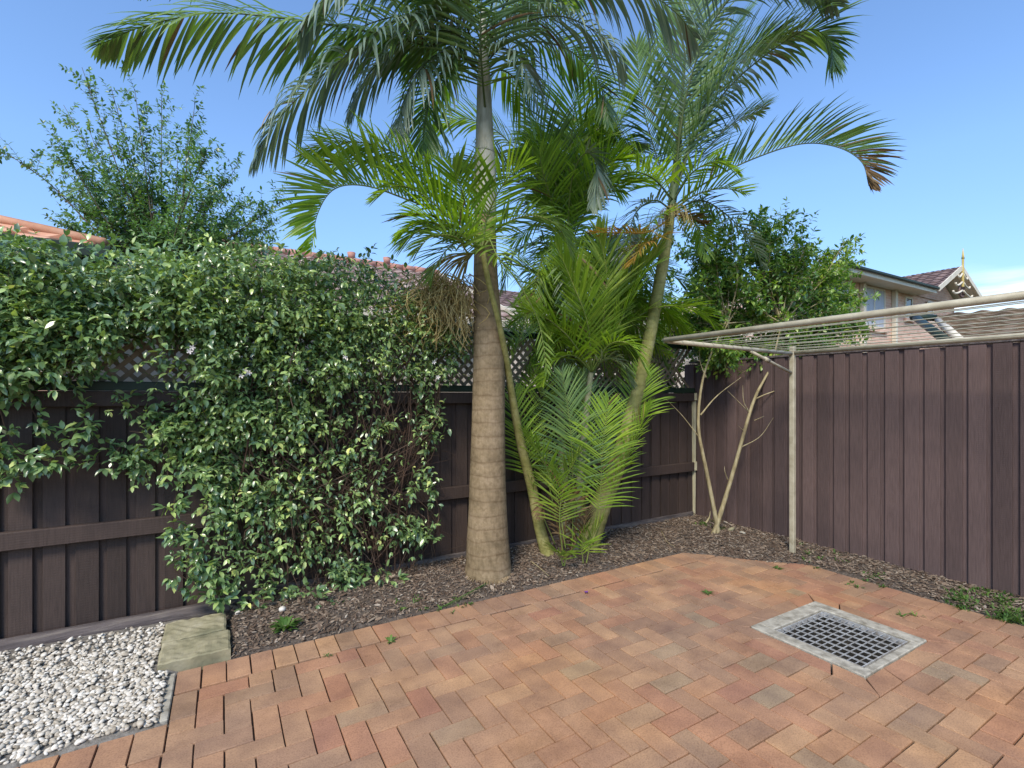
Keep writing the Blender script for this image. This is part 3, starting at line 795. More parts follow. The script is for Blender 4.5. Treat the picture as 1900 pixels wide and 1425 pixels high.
# bare brown stems: climbing tangle
for k in range(230):
    x0_ = random.uniform(430, 800); bx = random.uniform(480, 780)
    ctl = [(bx, random.uniform(1040, 1120)), (bx + random.gauss(0, 40), random.uniform(930, 1000)), (x0_, random.uniform(800, 880)), (x0_ + random.gauss(0, 50), random.uniform(660, 760)), (x0_ + random.gauss(0, 70), random.uniform(560, 640))]
    o_ = random.uniform(0.05, 0.2)
    a_, b2 = sorted((random.uniform(0, 0.5), random.uniform(0.5, 1)))
    pts = catmull([vine_pt(min(x, 815), y, max(0.03, o_ + random.gauss(0, .04))) for x, y in ctl], 22)[int(a_ * 10):max(6, int(b2 * 22))]
    stems.tube(pts, random.choice((0.0018, 0.0022, 0.003, 0.0045)), 5, cap=False)
for k in range(150):
    px, py = random.uniform(560, 810), random.uniform(700, 1050)
    ctl = [vine_pt(px, py, random.uniform(0.04, 0.18)), vine_pt(px + random.gauss(0, 25), py + random.uniform(10, 60), random.uniform(0.06, 0.26)), vine_pt(min(815, px + random.gauss(0, 60)), py + random.uniform(20, 110), random.uniform(0.06, 0.22))]
    stems.tube(catmull(ctl, 8), 0.0016, 4, cap=False)
fol = MB(); tw.flush(fol); fol.build('foliage', M_VINE, vn); stems.build('stem', M_STEM, vn)
for px, py in ((357, 645), (455, 688), (448, 697), (462, 692), (352, 652), (640, 662), (805, 672), (812, 700)):
    c = vine_pt(px, py, 0.36); flw = MB()
    for k in range(5):
        a_ = k * 1.2566; d = Vector((math.cos(a_), -0.3, math.sin(a_))); sdv = Vector((-math.sin(a_), 0, math.cos(a_)))
        flw.add([c, c + d * .007 + sdv * .004, c + d * .017 + sdv * .003, c + d * .016 - sdv * .004, c + d * .006 - sdv * .004], [(0, 1, 2, 3, 4)])
    flw.build('flower', M_FLOWER, vn)

# ------------------------------------------------------------------ palms
def frond(parent, pts, L, mat, n=None, lift=0.25, droop=0.9, a0=68, a1=28, width=0.024, rr=0.009, petm=None, start=0.14, roll=0.0, sides=(-1, 1), ragged=0.12, name='frond', label=None, drytip=2.0):
    ctrl = [P(*p) for p in pts]
    S = catmull(ctrl, 40)
    tot = sum((S[i + 1] - S[i]).length for i in range(39))
    n = n or max(10, int(tot * (1 - start) / 0.021))
    mb = MB()
    mb.tube(S, [rr * (1 - 0.85 * i / 39) for i in range(40)], 6, 1)
    for k in range(n):
        t = start + (1 - start) * (k + 0.5) / n
        f = t * 39; i = min(int(f), 38); p = S[i].lerp(S[i + 1], f - i)
        T = (S[min(i + 2, 39)] - S[max(i - 1, 0)]).normalized()
        U = Vector((0, 0, 1)) - T * T.z
        if U.length < 0.25: U = U + FWD * -0.5; U = U - T * U.dot(T)
        U.normalize(); Sd = T.cross(U)
        if roll: U, Sd = U * math.cos(roll) + Sd * math.sin(roll), Sd * math.cos(roll) - U * math.sin(roll)
        u = (t - start) / (1 - start)
        ll = L * (0.55 + 0.75 * math.sin(math.pi * min(1, (u * 0.9 + 0.1))) ** 0.8 - 0.3 * u) * random.uniform(0.86, 1.08)
        if u > 0.85: ll *= 0.9
        an = R(a0 + (a1 - a0) * u ** 1.1)
        for sg in sides:
            if random.random() < ragged * 0.4: continue
            a_ = an + random.gauss(0, 0.07); lf = lift + random.gauss(0, 0.13)
            D = T * math.cos(a_) + (Sd * sg * math.cos(lf) + U * math.sin(lf)) * math.sin(a_)
            if random.random() < 0.05: a_ += random.gauss(0, 0.35); lf -= 0.5
            nseg = 5; q = p.copy(); vs = []; dl = droop * random.uniform(0.5, 1.5)
            bend = 1.0
            for j in range(nseg + 1):
                s_ = j / nseg
                Wd = (T - D * T.dot(D)); Wd = Wd.normalized() if Wd.length > 1e-3 else U
                Nn = D.cross(Wd)
                if Nn.z < 0: Nn = -Nn
                wv = width * (0.35 + 1.3 * s_ if s_ < 0.35 else 0.80 - 0.0 * s_) * (1.0 if s_ < 0.5 else max(0.04, 1 - ((s_ - 0.5) / 0.5) ** 1.6)) * 0.46
                vs += [q - Wd * wv + Nn * wv * 0.35, q, q + Wd * wv + Nn * wv * 0.35]
                q = q + D * (ll / nseg)
                D = (D + Vector((0, 0, -1)) * (dl * ll / nseg * (0.5 + 1.6 * s_)) * 1.6).normalized()
            fs_ = []
            for j in range(nseg):
                b_ = j * 3
                fs_ += [(b_, b_ + 1, b_ + 4, b_ + 3), (b_ + 1, b_ + 2, b_ + 5, b_ + 4)]
            mb.add(vs, fs_, 2 if u + random.gauss(0, .06) > drytip or random.random() < 0.012 else 0, True)
    return mb.build(name, [mat, petm or M_PET, M_DRY], parent, label)

def stemtube(parent, pts, mat, name='trunk', seg=16, ring=0.0, ringstep=0.1, n=60):
    """pts: (px,py,depth,width_px)"""
    c = catmull([P(x, y, d) for x, y, d, w_ in pts], n)
    ws = [w_ * d / FPX / 2 for x, y, d, w_ in pts]
    rad = []
    segs = len(pts) - 1; acc = 0; phase = 0
    for i in range(n):
        t = i / (n - 1) * segs; k = min(int(t), segs - 1)
        r = ws[k] + (ws[k + 1] - ws[k]) * (t - k)
        if i: acc += (c[i] - c[i - 1]).length
        ph = (acc / ringstep + 0.25 * mnoise.noise(Vector((acc * 5, 0, 0)))) % 1.0
        r *= 1 + ring * (1 - ph) - (ring * 0.8 if ph < 0.1 else 0)
        rad.append(r)
    mb = MB(); mb.tube(c, rad, seg)
    return mb.build(name, mat, parent)

# --- P1: the stout king palm
p1b = GP(906, 1072)
k1 = empty('king_palm', p1b, 'stout king palm with a thick ringed tan trunk flaring at its base', 'palm tree')
D1 = 3.80
stemtube(k1, [(906, 1082, D1, 96), (906, 1066, D1, 89), (906, 1040, D1, 82), (905, 1000, D1, 77), (905, 940, D1, 70), (905, 880, D1, 66), (906, 800, D1, 62), (907, 700, D1, 59), (906, 620, D1, 54), (903, 560, D1, 49), (901, 500, D1, 44), (900, 400, D1, 38)], M_TRUNK, 'trunk', 28, 0.012, 0.105, 200)
a = MB()
for k in range(130):
    an = random.uniform(0, 6.28); c0 = Vector((p1b.x + math.cos(an) * 0.165, p1b.y + math.sin(an) * 0.165, random.uniform(0.02, 0.045)))
    o_ = Vector((math.cos(an), math.sin(an), 0))
    a.tube([c0, c0 + o_ * 0.018 + Vector((0, 0, -0.012)), c0 + o_ * random.uniform(0.02, 0.035) + Vector((random.gauss(0, .01), random.gauss(0, .01), -0.05))], [0.006, 0.005, 0.003], 5)
a.build('root_fringe', M_TRUNK, k1)
stemtube(k1, [(900, 402, D1, 42), (900, 350, D1, 43), (900, 300, D1, 39), (900, 285, D1, 35), (900, 278, D1, 37), (899, 230, D1, 31), (898, 160, D1, 26), (897, 90, D1, 18), (896, 20, D1, 10)], M_SHAFT, 'crownshaft', 22)
F = lambda *a, **k: frond(*a, **k)
F(k1, [(896, 120, 3.8), (800, 88, 3.6), (700, 62, 3.35), (570, 40, 3.1), (400, 24, 2.95), (270, 48, 2.9), (185, 82, 2.85)], 0.46, M_PALMD, droop=1.0, lift=-0.45, a0=60, a1=30, width=0.028, petm=M_PETB)
F(k1, [(895, 90, 3.8), (820, 25, 3.55), (740, 35, 3.3), (660, 90, 3.1), (570, 165, 3.0), (510, 230, 2.95), (470, 300, 2.9)], 0.42, M_PALMB, droop=1.7, lift=-0.1, width=0.027, petm=M_PETB)
F(k1, [(895, 80, 3.8), (850, -10, 3.6), (770, -70, 3.4), (670, -60, 3.1), (600, 0, 2.95), (560, 60, 2.9)], 0.5, M_PALMB, droop=1.6, lift=-0.1, width=0.03, petm=M_PETB)
F(k1, [(893, 130, 3.8), (830, 95, 3.6), (780, 130, 3.45), (750, 190, 3.4), (735, 250, 3.35)], 0.40, M_PALMB, droop=2.2, lift=-0.2, width=0.028, petm=M_PETB)
F(k1, [(893, 140, 3.8), (850, 105, 3.7), (810, 150, 3.6), (790, 220, 3.55), (785, 280, 3.5)], 0.40, M_PALMD, droop=2.2, lift=-0.2, width=0.028, petm=M_PETB)
F(k1, [(900, 200, 3.75), (893, 110, 3.45), (892, 20, 3.3), (900, -80, 3.2)], 0.42, M_PALMD, droop=0.7, lift=0.1, a0=75, a1=50, petm=M_PETB)
F(k1, [(902, 90, 3.8), (950, -10, 3.6), (1050, -60, 3.3), (1160, -40, 3.15), (1250, 20, 3.1), (1290, 70, 3.1)], 0.42, M_PALMB, droop=2.0, lift=-0.1, width=0.022, petm=M_PETB)
F(k1, [(902, 110, 3.8), (960, 50, 3.6), (1040, 30, 3.4), (1120, 70, 3.3), (1160, 130, 3.3)], 0.36, M_PALMB, droop=2.0, lift=-0.1, width=0.022, petm=M_PETB)
F(k1, [(902, 130, 3.8), (970, 80, 3.9), (1050, 90, 4.0), (1110, 150, 4.1), (1130, 230, 4.1)], 0.36, M_PALMD, droop=1.4, lift=0.0, petm=M_PETB)
F(k1, [(898, 100, 3.8), (930, -20, 4.1), (980, -120, 4.5), (1060, -150, 4.7)], 0.42, M_PALMD, droop=1.0, petm=M_PETB)
F(k1, [(895, 150, 3.8), (840, 130, 4.0), (790, 190, 4.2), (785, 300, 4.3)], 0.34, M_PALMG, droop=1.3, petm=M_PETB)
F(k1, [(893, 60, 3.8), (800, -60, 3.7), (650, -110, 3.4), (450, -70, 3.2), (260, -10, 3.1)], 0.30, M_PALMD, droop=0.7, lift=0.1, petm=M_PETB)
F(k1, [(893, 100, 3.8), (830, 40, 3.75), (740, 30, 3.65), (650, 60, 3.6), (590, 110, 3.5)], 0.42, M_PALMD, droop=1.5, lift=0.0, width=0.028, petm=M_PETB)
F(k1, [(905, 100, 3.8), (945, 40, 3.9), (1000, 10, 4.0), (1070, 0, 4.1)], 0.4, M_PALMG, droop=1.2, petm=M_PETB)
# old flower stalks hanging from below the crown shaft
a = MB(); c0 = P(878, 470, 3.85)
for k in range(520):
    px = random.gauss(818, 30); py0 = random.uniform(505, 570)
    s0 = P(max(760, min(872, px)), py0, random.uniform(3.62, 3.95)); L_ = random.uniform(0.15, 0.42)
    o_ = Vector((random.gauss(0, .08), random.gauss(0, .06), 0)); L_ *= 0.85
    pts = [s0, s0 + o_ + Vector((0, 0, -L_ * 0.35)), s0 + o_ * 1.2 + Vector((random.gauss(0, .03), random.gauss(0, .02), -L_ * .7)), s0 + o_ * 0.9 + Vector((random.gauss(0, .05), 0, -L_))]
    a.tube(catmull(pts, 6), 0.0028, 4, cap=False)
for k in range(26):
    e_ = P(random.uniform(775, 868), random.uniform(505, 560), random.uniform(3.65, 3.95))
    a.tube(catmull([c0, (c0 + e_) / 2 + Vector((0, 0, 0.06)), e_], 8), 0.005, 5, cap=False)
a.build('seed_stalk', M_SEED, k1)

for pts, L_, mt in [([(895, 110, 3.8), (840, 60, 3.6), (760, 70, 3.45), (690, 130, 3.35), (650, 200, 3.3)], .44, M_PALMB), ([(895, 130, 3.8), (860, 80, 3.9), (800, 70, 4.0), (740, 110, 4.1)], .42, M_PALMD),
    ([(900, 120, 3.8), (930, 90, 3.6), (965, 110, 3.5), (985, 170, 3.45)], .38, M_PALMB), ([(900, 90, 3.8), (960, 20, 4.0), (1040, -20, 4.2), (1130, -20, 4.3)], .42, M_PALMD),
    ([(896, 60, 3.8), (860, -20, 3.5), (800, -90, 3.2), (720, -110, 3.0)], .5, M_PALMD), ([(900, 60, 3.8), (930, -40, 3.5), (1000, -110, 3.3), (1090, -120, 3.2), (1180, -60, 3.1)], .46, M_PALMB),
    ([(896, 120, 3.8), (870, 60, 3.6), (850, 20, 3.4), (835, 0, 3.3)], .42, M_PALMD), ([(898, 150, 3.8), (930, 130, 3.9), (965, 160, 4.0), (990, 240, 4.0)], .36, M_PALMG)]:
    F(k1, pts, L_, mt, droop=1.6, lift=-0.05, width=0.027, petm=M_PETB)
# --- P2: slender leaning palm
p2b = GP(1092, 1010)
k2 = empty('king_palm', p2b, 'slender palm with an olive cane trunk leaning to the right over the fence corner', 'palm tree')
D2 = 4.42
stemtube(k2, [(1088, 1016, D2, 44), (1098, 985, D2, 41), (1116, 935, D2, 37), (1138, 880, D2, 32), (1160, 815, D2, 28), (1188, 705, D2, 24), (1210, 600, D2, 22), (1228, 500, D2, 21), (1240, 430, D2, 17), (1247, 380, D2, 14)], M_CANE, 'trunk', 16, 0.05, 0.085, 120)
stemtube(k2, [(1246, 384, D2, 15), (1252, 340, D2, 17), (1258, 280, D2, 13), (1264, 200, D2, 9), (1270, 110, D2, 5)], M_PETB, 'crownshaft', 10)
F(k2, [(1248, 385, 4.4), (1300, 345, 4.3), (1380, 302, 4.2), (1480, 268, 4.05), (1550, 272, 4.0), (1598, 300, 3.95), (1612, 345, 3.95)], 0.38, M_PALMD, droop=0.6, lift=0.95, a0=52, a1=30, width=0.022, petm=M_PETB, start=0.2, drytip=0.72, label='arching frond with a browned dry tip')
F(k2, [(1250, 370, 4.4), (1290, 255, 4.3), (1350, 165, 4.2), (1430, 95, 4.1), (1500, 55, 4.0), (1536, 75, 3.95), (1548, 120, 3.95)], 0.46, M_PALMD, droop=0.8, lift=0.0, width=0.03, petm=M_PETB)
F(k2, [(1252, 360, 4.4), (1262, 220, 4.3), (1275, 80, 4.2), (1290, -60, 4.1)], 0.46, M_PALMD, droop=0.4, a0=50, a1=30, width=0.028, petm=M_PETB)
F(k2, [(1248, 365, 4.4), (1215, 280, 4.4), (1190, 180, 4.3), (1180, 80, 4.2)], 0.42, M_PALMD, droop=0.6, a0=58, petm=M_PETB)
F(k2, [(1250, 350, 4.4), (1275, 170, 4.2), (1330, 30, 4.0), (1410, -40, 3.8), (1500, -30, 3.7), (1550, 10, 3.7)], 0.40, M_PALMB, droop=1.6, width=0.024, petm=M_PETB)
F(k2, [(1253, 365, 4.4), (1300, 210, 4.5), (1370, 120, 4.5), (1440, 80, 4.5)], 0.42, M_PALMD, droop=0.9, petm=M_PETB)
F(k2, [(1246, 372, 4.4), (1200, 310, 4.5), (1150, 270, 4.6), (1100, 260, 4.6)], 0.36, M_PALMG, droop=0.8, petm=M_PETB)
F(k2, [(1246, 390, 4.4), (1215, 372, 4.3), (1180, 395, 4.25), (1165, 450, 4.2), (1162, 500, 4.2)], 0.24, M_PALMB, droop=1.2, petm=M_PETB)
F(k2, [(1250, 392, 4.4), (1300, 372, 4.4), (1350, 400, 4.4), (1395, 450, 4.4), (1420, 500, 4.4)], 0.22, M_PALMP, droop=1.5, n=30, petm=M_PETB)
F(k2, [(1250, 388, 4.4), (1290, 362, 4.3), (1340, 350, 4.2), (1385, 358, 4.2)], 0.28, M_PALMG, droop=0.7, lift=0.4)
F(k2, [(1245, 392, 4.4), (1275, 400, 4.5), (1300, 430, 4.6), (1310, 480, 4.6)], 0.24, M_PALMY, droop=1.2)
F(k2, [(1245, 400, 4.4), (1225, 400, 4.3), (1195, 430, 4.2), (1180, 480, 4.2)], 0.26, M_PALMG, droop=1.2)
F(k2, [(1243, 405, 4.4), (1205, 430, 4.0), (1160, 432, 3.9), (1095, 430, 3.85)], 0.20, M_PALMO, n=30, droop=1.8, width=0.02, petm=M_PALMO, label='orange yellow dying frond')
F(k2, [(1242, 430, 4.4), (1222, 442, 4.1), (1195, 455, 3.95), (1168, 492, 3.9)], 0.24, M_PALMO, n=32, droop=1.6, width=0.02, petm=M_PALMO, label='orange yellow dying frond')
F(k2, [(1250, 398, 4.4), (1285, 405, 4.4), (1310, 415, 4.4)], 0.14, M_DRY, n=14, droop=1.5, petm=M_DRY)
a = MB()
for k in range(70):
    s0 = P(1248 + random.gauss(0, 5), 398 + random.uniform(-8, 12), D2); an = random.uniform(0, 6.28); o_ = Vector((math.cos(an), math.sin(an), 0))
    L_ = random.uniform(0.08, 0.2)
    a.tube(catmull([s0, s0 + o_ * L_ * 0.7 + Vector((0, 0, .03)), s0 + o_ * L_ + Vector((0, 0, -L_ * 0.7))], 6), 0.0022, 4, cap=False)
a.build('seed_stalk', M_SEED, k2)

for pts, L_, mt in [([(1252, 360, 4.4), (1290, 230, 4.7), (1330, 110, 4.8), (1390, 20, 4.8)], .44, M_PALMD),
    ([(1252, 365, 4.4), (1300, 290, 4.6), (1360, 230, 4.7), (1420, 200, 4.7)], .36, M_PALMD), ([(1250, 372, 4.4), (1210, 330, 4.2), (1165, 320, 4.1), (1125, 350, 4.0)], .34, M_PALMG),
    ([(1250, 372, 4.4), (1285, 320, 4.2), (1330, 300, 4.1), (1370, 320, 4.0)], .24, M_PALMG), 
    ([(1250, 350, 4.4), (1310, 190, 4.3), (1390, 90, 4.2), (1470, 60, 4.1)], .46, M_PALMD)]:
    F(k2, pts, L_, mt, droop=0.8, lift=0.1, width=0.027, petm=M_PETB)
# --- P3: cane palm just right of the stout trunk
p3b = GP(1018, 1035)
k3 = empty('cane_palm', p3b, 'green cane palm bending left behind the stout trunk, long fronds arching out to the left', 'palm tree')
D3 = 4.22
stemtube(k3, [(1020, 1042, D3, 26), (1003, 985, D3, 21), (988, 910, D3, 19), (967, 825, 4.1, 17), (951, 740, 3.95, 14), (940, 670, 3.8, 12), (926, 600, 3.65, 10), (908, 530, 3.55, 10), (896, 470, 3.5, 10)], M_CANE, 'trunk', 14, 0.04, 0.06, 100)
C3 = (895, 462, 3.50)
F(k3, [C3, (840, 405, 3.50), (760, 372, 3.40), (680, 345, 3.30), (622, 350, 3.20), (590, 395, 3.15), (577, 465, 3.10)], 0.38, M_PALMG, droop=0.3, lift=1.05, a0=66, a1=38, width=0.024)
F(k3, [C3, (830, 360, 3.50), (760, 300, 3.40), (690, 268, 3.30), (620, 265, 3.25), (560, 290, 3.20)], 0.34, M_PALMG, droop=0.9, lift=0.0, width=0.022)
F(k3, [C3, (835, 425, 3.50), (785, 425, 3.40), (750, 450, 3.35)], 0.30, M_PALMG, droop=0.8, lift=0.0, a0=60, a1=20)
F(k3, [C3, (850, 450, 3.50), (820, 475, 3.40), (800, 520, 3.40)], 0.26, M_PALMD, droop=0.9)
F(k3, [C3, (870, 400, 3.45), (855, 350, 3.30), (840, 310, 3.20)], 0.32, M_PALMG, droop=0.5, lift=0.3)
F(k3, [C3, (905, 400, 3.50), (935, 340, 3.35), (975, 300, 3.30)], 0.32, M_PALMG, droop=0.6, lift=0.2)
F(k3, [C3, (930, 420, 3.50), (985, 400, 3.45), (1035, 420, 3.40), (1060, 470, 3.40)], 0.30, M_PALMD, droop=0.9, lift=0.1)
F(k3, [C3, (925, 480, 3.60), (965, 530, 3.60), (1000, 600, 3.60), (1015, 690, 3.60)], 0.20, M_PALMY, droop=1.2, n=30, width=0.02)
F(k3, [C3, (905, 440, 3.40), (920, 470, 3.25), (940, 510, 3.20)], 0.20, M_PALMY, droop=1.4, n=14, width=0.02)
F(k3, [C3, (860, 430, 3.45), (800, 400, 3.30), (760, 395, 3.25)], 0.32, M_PALMG, droop=0.7, lift=0.1)
F(k3, [C3, (880, 420, 3.70), (850, 330, 3.90), (800, 260, 4.00)], 0.34, M_PALMG, droop=0.7, lift=0.3)
F(k3, [C3, (870, 470, 3.40), (845, 440, 3.20), (800, 440, 3.10), (770, 470, 3.10)], 0.26, M_PALMD, droop=1.1)
F(k3, [C3, (850, 420, 3.4), (790, 365, 3.3), (740, 345, 3.25), (690, 370, 3.2)], 0.28, M_PALMG, droop=0.8, lift=0.2)
F(k3, [C3, (820, 380, 3.6), (740, 320, 3.65), (660, 300, 3.7), (600, 310, 3.75)], 0.30, M_PALMG, droop=0.6, lift=0.3)
F(k3, [C3, (860, 440, 3.4), (810, 415, 3.3), (770, 415, 3.25), (735, 440, 3.2)], 0.26, M_PALMG, droop=0.9, lift=0.0)
F(k3, [(940, 690, 4.2), (960, 640, 4.2), (975, 600, 4.3), (980, 560, 4.3)], 0.26, M_PALMY, droop=0.8, n=20)
F(k3, [(955, 760, 4.2), (990, 700, 4.3), (1015, 640, 4.35), (1030, 600, 4.4)], 0.30, M_PALMG, droop=0.7)

# --- P6: central clump rising behind
p6b = GP(1050, 1012)
k6 = empty('cane_palm', p6b, 'tallest bushy cane palm in the middle, with upright green fronds', 'palm tree')
D6 = 4.62
stemtube(k6, [(1050, 1000, D6, 20), (1046, 900, D6, 18), (1040, 780, D6, 15), (1040, 650, D6, 13), (1045, 540, D6, 11), (1050, 460, D6, 10)], M_CANE2, 'trunk', 12, 0.04, 0.07, 70)
stemtube(k6, [(1075, 1000, 4.7, 16), (1082, 900, 4.7, 14), (1084, 780, 4.7, 11), (1078, 650, 4.7, 10), (1068, 540, 4.7, 9), (1060, 470, 4.7, 8)], M_CANE, 'trunk', 12, 0.04, 0.07, 70)
C6 = (1052, 470, 4.6)
for pts, L_, mt, dr_, lf in [
    ([C6, (1035, 360, 4.5), (1005, 250, 4.4), (960, 160, 4.3)], 0.44, M_PALMD, 0.6, 0.2),
    ([C6, (1055, 330, 4.5), (1065, 210, 4.4), (1085, 110, 4.3)], 0.46, M_PALMG, 0.5, 0.2),
    ([C6, (1090, 350, 4.5), (1135, 250, 4.4), (1180, 180, 4.4)], 0.44, M_PALMG, 0.6, 0.2),
    ([C6, (1010, 380, 4.5), (950, 320, 4.4), (890, 300, 4.3), (840, 330, 4.3)], 0.40, M_PALMD, 0.9, 0.1),
    ([C6, (1000, 340, 4.6), (930, 250, 4.6), (860, 220, 4.6), (800, 240, 4.6)], 0.40, M_PALMG, 0.9, 0.1),
    ([C6, (1090, 390, 4.5), (1150, 340, 4.4), (1215, 330, 4.3)], 0.38, M_PALMG, 0.8, 0.2),
    ([C6, (1075, 380, 4.4), (1120, 310, 4.2), (1160, 290, 4.1)], 0.36, M_PALMG, 0.8, 0.2),
    ([C6, (1030, 390, 4.4), (1010, 330, 4.2), (1000, 280, 4.1)], 0.36, M_PALMG, 0.7, 0.3),
    ([C6, (1000, 450, 4.5), (955, 470, 4.4), (930, 540, 4.4)], 0.34, M_PALMD, 1.2, 0.0),
    ([C6, (1020, 460, 4.4), (1000, 500, 4.3), (985, 580, 4.3)], 0.34, M_PALMG, 1.2, 0.0),
    ([C6, (1080, 450, 4.4), (1120, 480, 4.3), (1150, 560, 4.3)], 0.34, M_PALMG, 1.2, 0.0),
    ([C6, (1100, 430, 4.6), (1160, 460, 4.7), (1200, 550, 4.8)], 0.36, M_PALMD, 1.1, 0.0),
    ([C6, (1060, 440, 4.3), (1070, 500, 4.1), (1060, 590, 4.1)], 0.32, M_PALMD, 1.0, 0.0),
    ([C6, (1100, 520, 4.8), (1180, 590, 5.0), (1240, 680, 5.0)], 0.38, M_PALMD, 0.9, 0.0),
    ([C6, (1110, 460, 4.9), (1200, 480, 5.0), (1290, 540, 5.0)], 0.38, M_PALMD, 0.9, 0.1),
    ([C6, (1000, 540, 4.8), (950, 620, 4.9), (920, 700, 4.9)], 0.36, M_PALMD, 0.9, 0.0),
    ([(1060, 640, 4.7), (1130, 560, 4.7), (1210, 560, 4.7), (1280, 620, 4.7)], 0.34, M_PALMG, 1.0, 0.1)]:
    F(k6, pts, L_, mt, droop=dr_, lift=lf, width=0.023)
random.seed(77)
for k in range(26):
    tx, ty = random.uniform(930, 1210), random.uniform(200, 660)
    dd_ = random.uniform(4.4, 5.3); cxm = C6[0] + (tx - C6[0]) * 0.45; cym = C6[1] + (ty - C6[1]) * 0.75 - 45
    F(k6, [C6, (cxm, cym, (C6[2] + dd_) / 2), (tx, ty, dd_)], random.uniform(0.34, 0.42), random.choice((M_PALMG, M_PALMD, M_PALMG, M_PALMY)), droop=0.9, lift=0.15, width=0.023)
F(k6, [C6, (1060, 340, 4.2), (1085, 285, 4.0), (1108, 310, 3.95), (1105, 390, 3.95)], 0.24, M_PALMP, droop=1.3, a0=35, a1=15, start=0.5, label='pale grey green drooping frond')

for tx, ty, dd_ in ((1120, 660, 4.9), (1180, 640, 5.0), (1230, 620, 5.1), (1270, 600, 5.2), (1160, 700, 5.0), (960, 650, 4.9), (1000, 640, 5.0), (1300, 640, 5.0)):
    F(k6, [(1085, 560, 4.75), ((1085 + tx) / 2, ty - 90, 4.9), (tx, ty, dd_)], 0.38, random.choice((M_PALMG, M_PALMD)), droop=1.0, lift=0.0, width=0.023)

for tx, ty, dd_ in ((945, 640, 4.3), (965, 600, 4.35), (1000, 660, 4.4), (980, 620, 4.6), (1010, 690, 4.6), (960, 700, 4.55), (1060, 690, 4.6), (1130, 690, 4.6), (1180, 660, 4.7), (1210, 700, 4.7), (1040, 620, 4.5), (1240, 660, 4.8), (990, 560, 4.5)):
    F(k6, [(1062, 560, 4.62), ((1062 + tx) / 2, ty - 75, 4.6), (tx, ty, dd_)], 0.34, random.choice((M_PALMG, M_PALMG, M_PALMY)), droop=1.0, lift=0.1, width=0.02)

# --- P4: mid-height cane palm
p4b = GP(1068, 1028)
k4 = empty('cane_palm', p4b, 'mid height cane palm with thin pale stem and lime fronds in the clump', 'palm tree')
D4 = 4.32
stemtube(k4, [(1066, 1030, D4, 17), (1070, 960, D4, 15), (1077, 880, D4, 13), (1085, 800, D4, 12), (1092, 730, D4, 11), (1098, 680, D4, 10)], M_CANE2, 'trunk', 12, 0.05, 0.08, 60)
C4 = (1098, 690, 4.3)
F(k4, [C4, (1112, 630, 4.25), (1145, 560, 4.2), (1190, 500, 4.15), (1225, 465, 4.1)], 0.42, M_PALMY, droop=0.3, lift=0.5, a0=50, a1=28, width=0.024)
F(k4, [C4, (1085, 620, 4.2), (1072, 550, 4.1), (1070, 490, 4.0)], 0.38, M_PALMY, droop=0.4, lift=0.2, a0=48, a1=25)
F(k4, [C4, (1130, 600, 4.35), (1140, 520, 4.4), (1130, 450, 4.4)], 0.40, M_PALMY, droop=0.4, lift=0.2, a0=48, a1=25)
F(k4, [C4, (1060, 590, 4.3), (1010, 520, 4.35), (960, 490, 4.4)], 0.36, M_PALMG, droop=0.7, lift=0.2)
F(k4, [C4, (1125, 665, 4.25), (1155, 680, 4.2), (1172, 715, 4.2)], 0.22, M_PALMP, droop=1.4)
F(k4, [C4, (1065, 660, 4.2), (1030, 670, 4.15), (1005, 710, 4.1)], 0.28, M_PALMG, droop=1.1)
F(k4, [C4, (1150, 610, 4.4), (1230, 570, 4.5), (1300, 580, 4.5), (1345, 625, 4.5)], 0.28, M_PALMG, droop=1.0)
F(k4, [C4, (1130, 640, 4.15), (1170, 640, 4.05), (1200, 690, 4.0)], 0.26, M_PALMG, droop=1.2)
F(k4, [C4, (1080, 640, 4.4), (1040, 600, 4.45), (1000, 600, 4.5)], 0.30, M_PALMG, droop=0.9)

for pts, L_, mt in [([C4, (1090, 600, 4.05), (1060, 520, 3.95), (1030, 450, 3.9)], .36, M_PALMG), ([C4, (1120, 590, 4.1), (1125, 500, 4.0), (1105, 420, 3.95)], .38, M_PALMY),
    ([C4, (1050, 620, 4.1), (990, 580, 4.05), (950, 600, 4.0)], .32, M_PALMG), ([C4, (1150, 600, 4.2), (1180, 520, 4.2), (1190, 430, 4.2)], .34, M_PALMG)]:
    F(k4, pts, L_, mt, droop=0.5, lift=0.2, a0=50, a1=28)
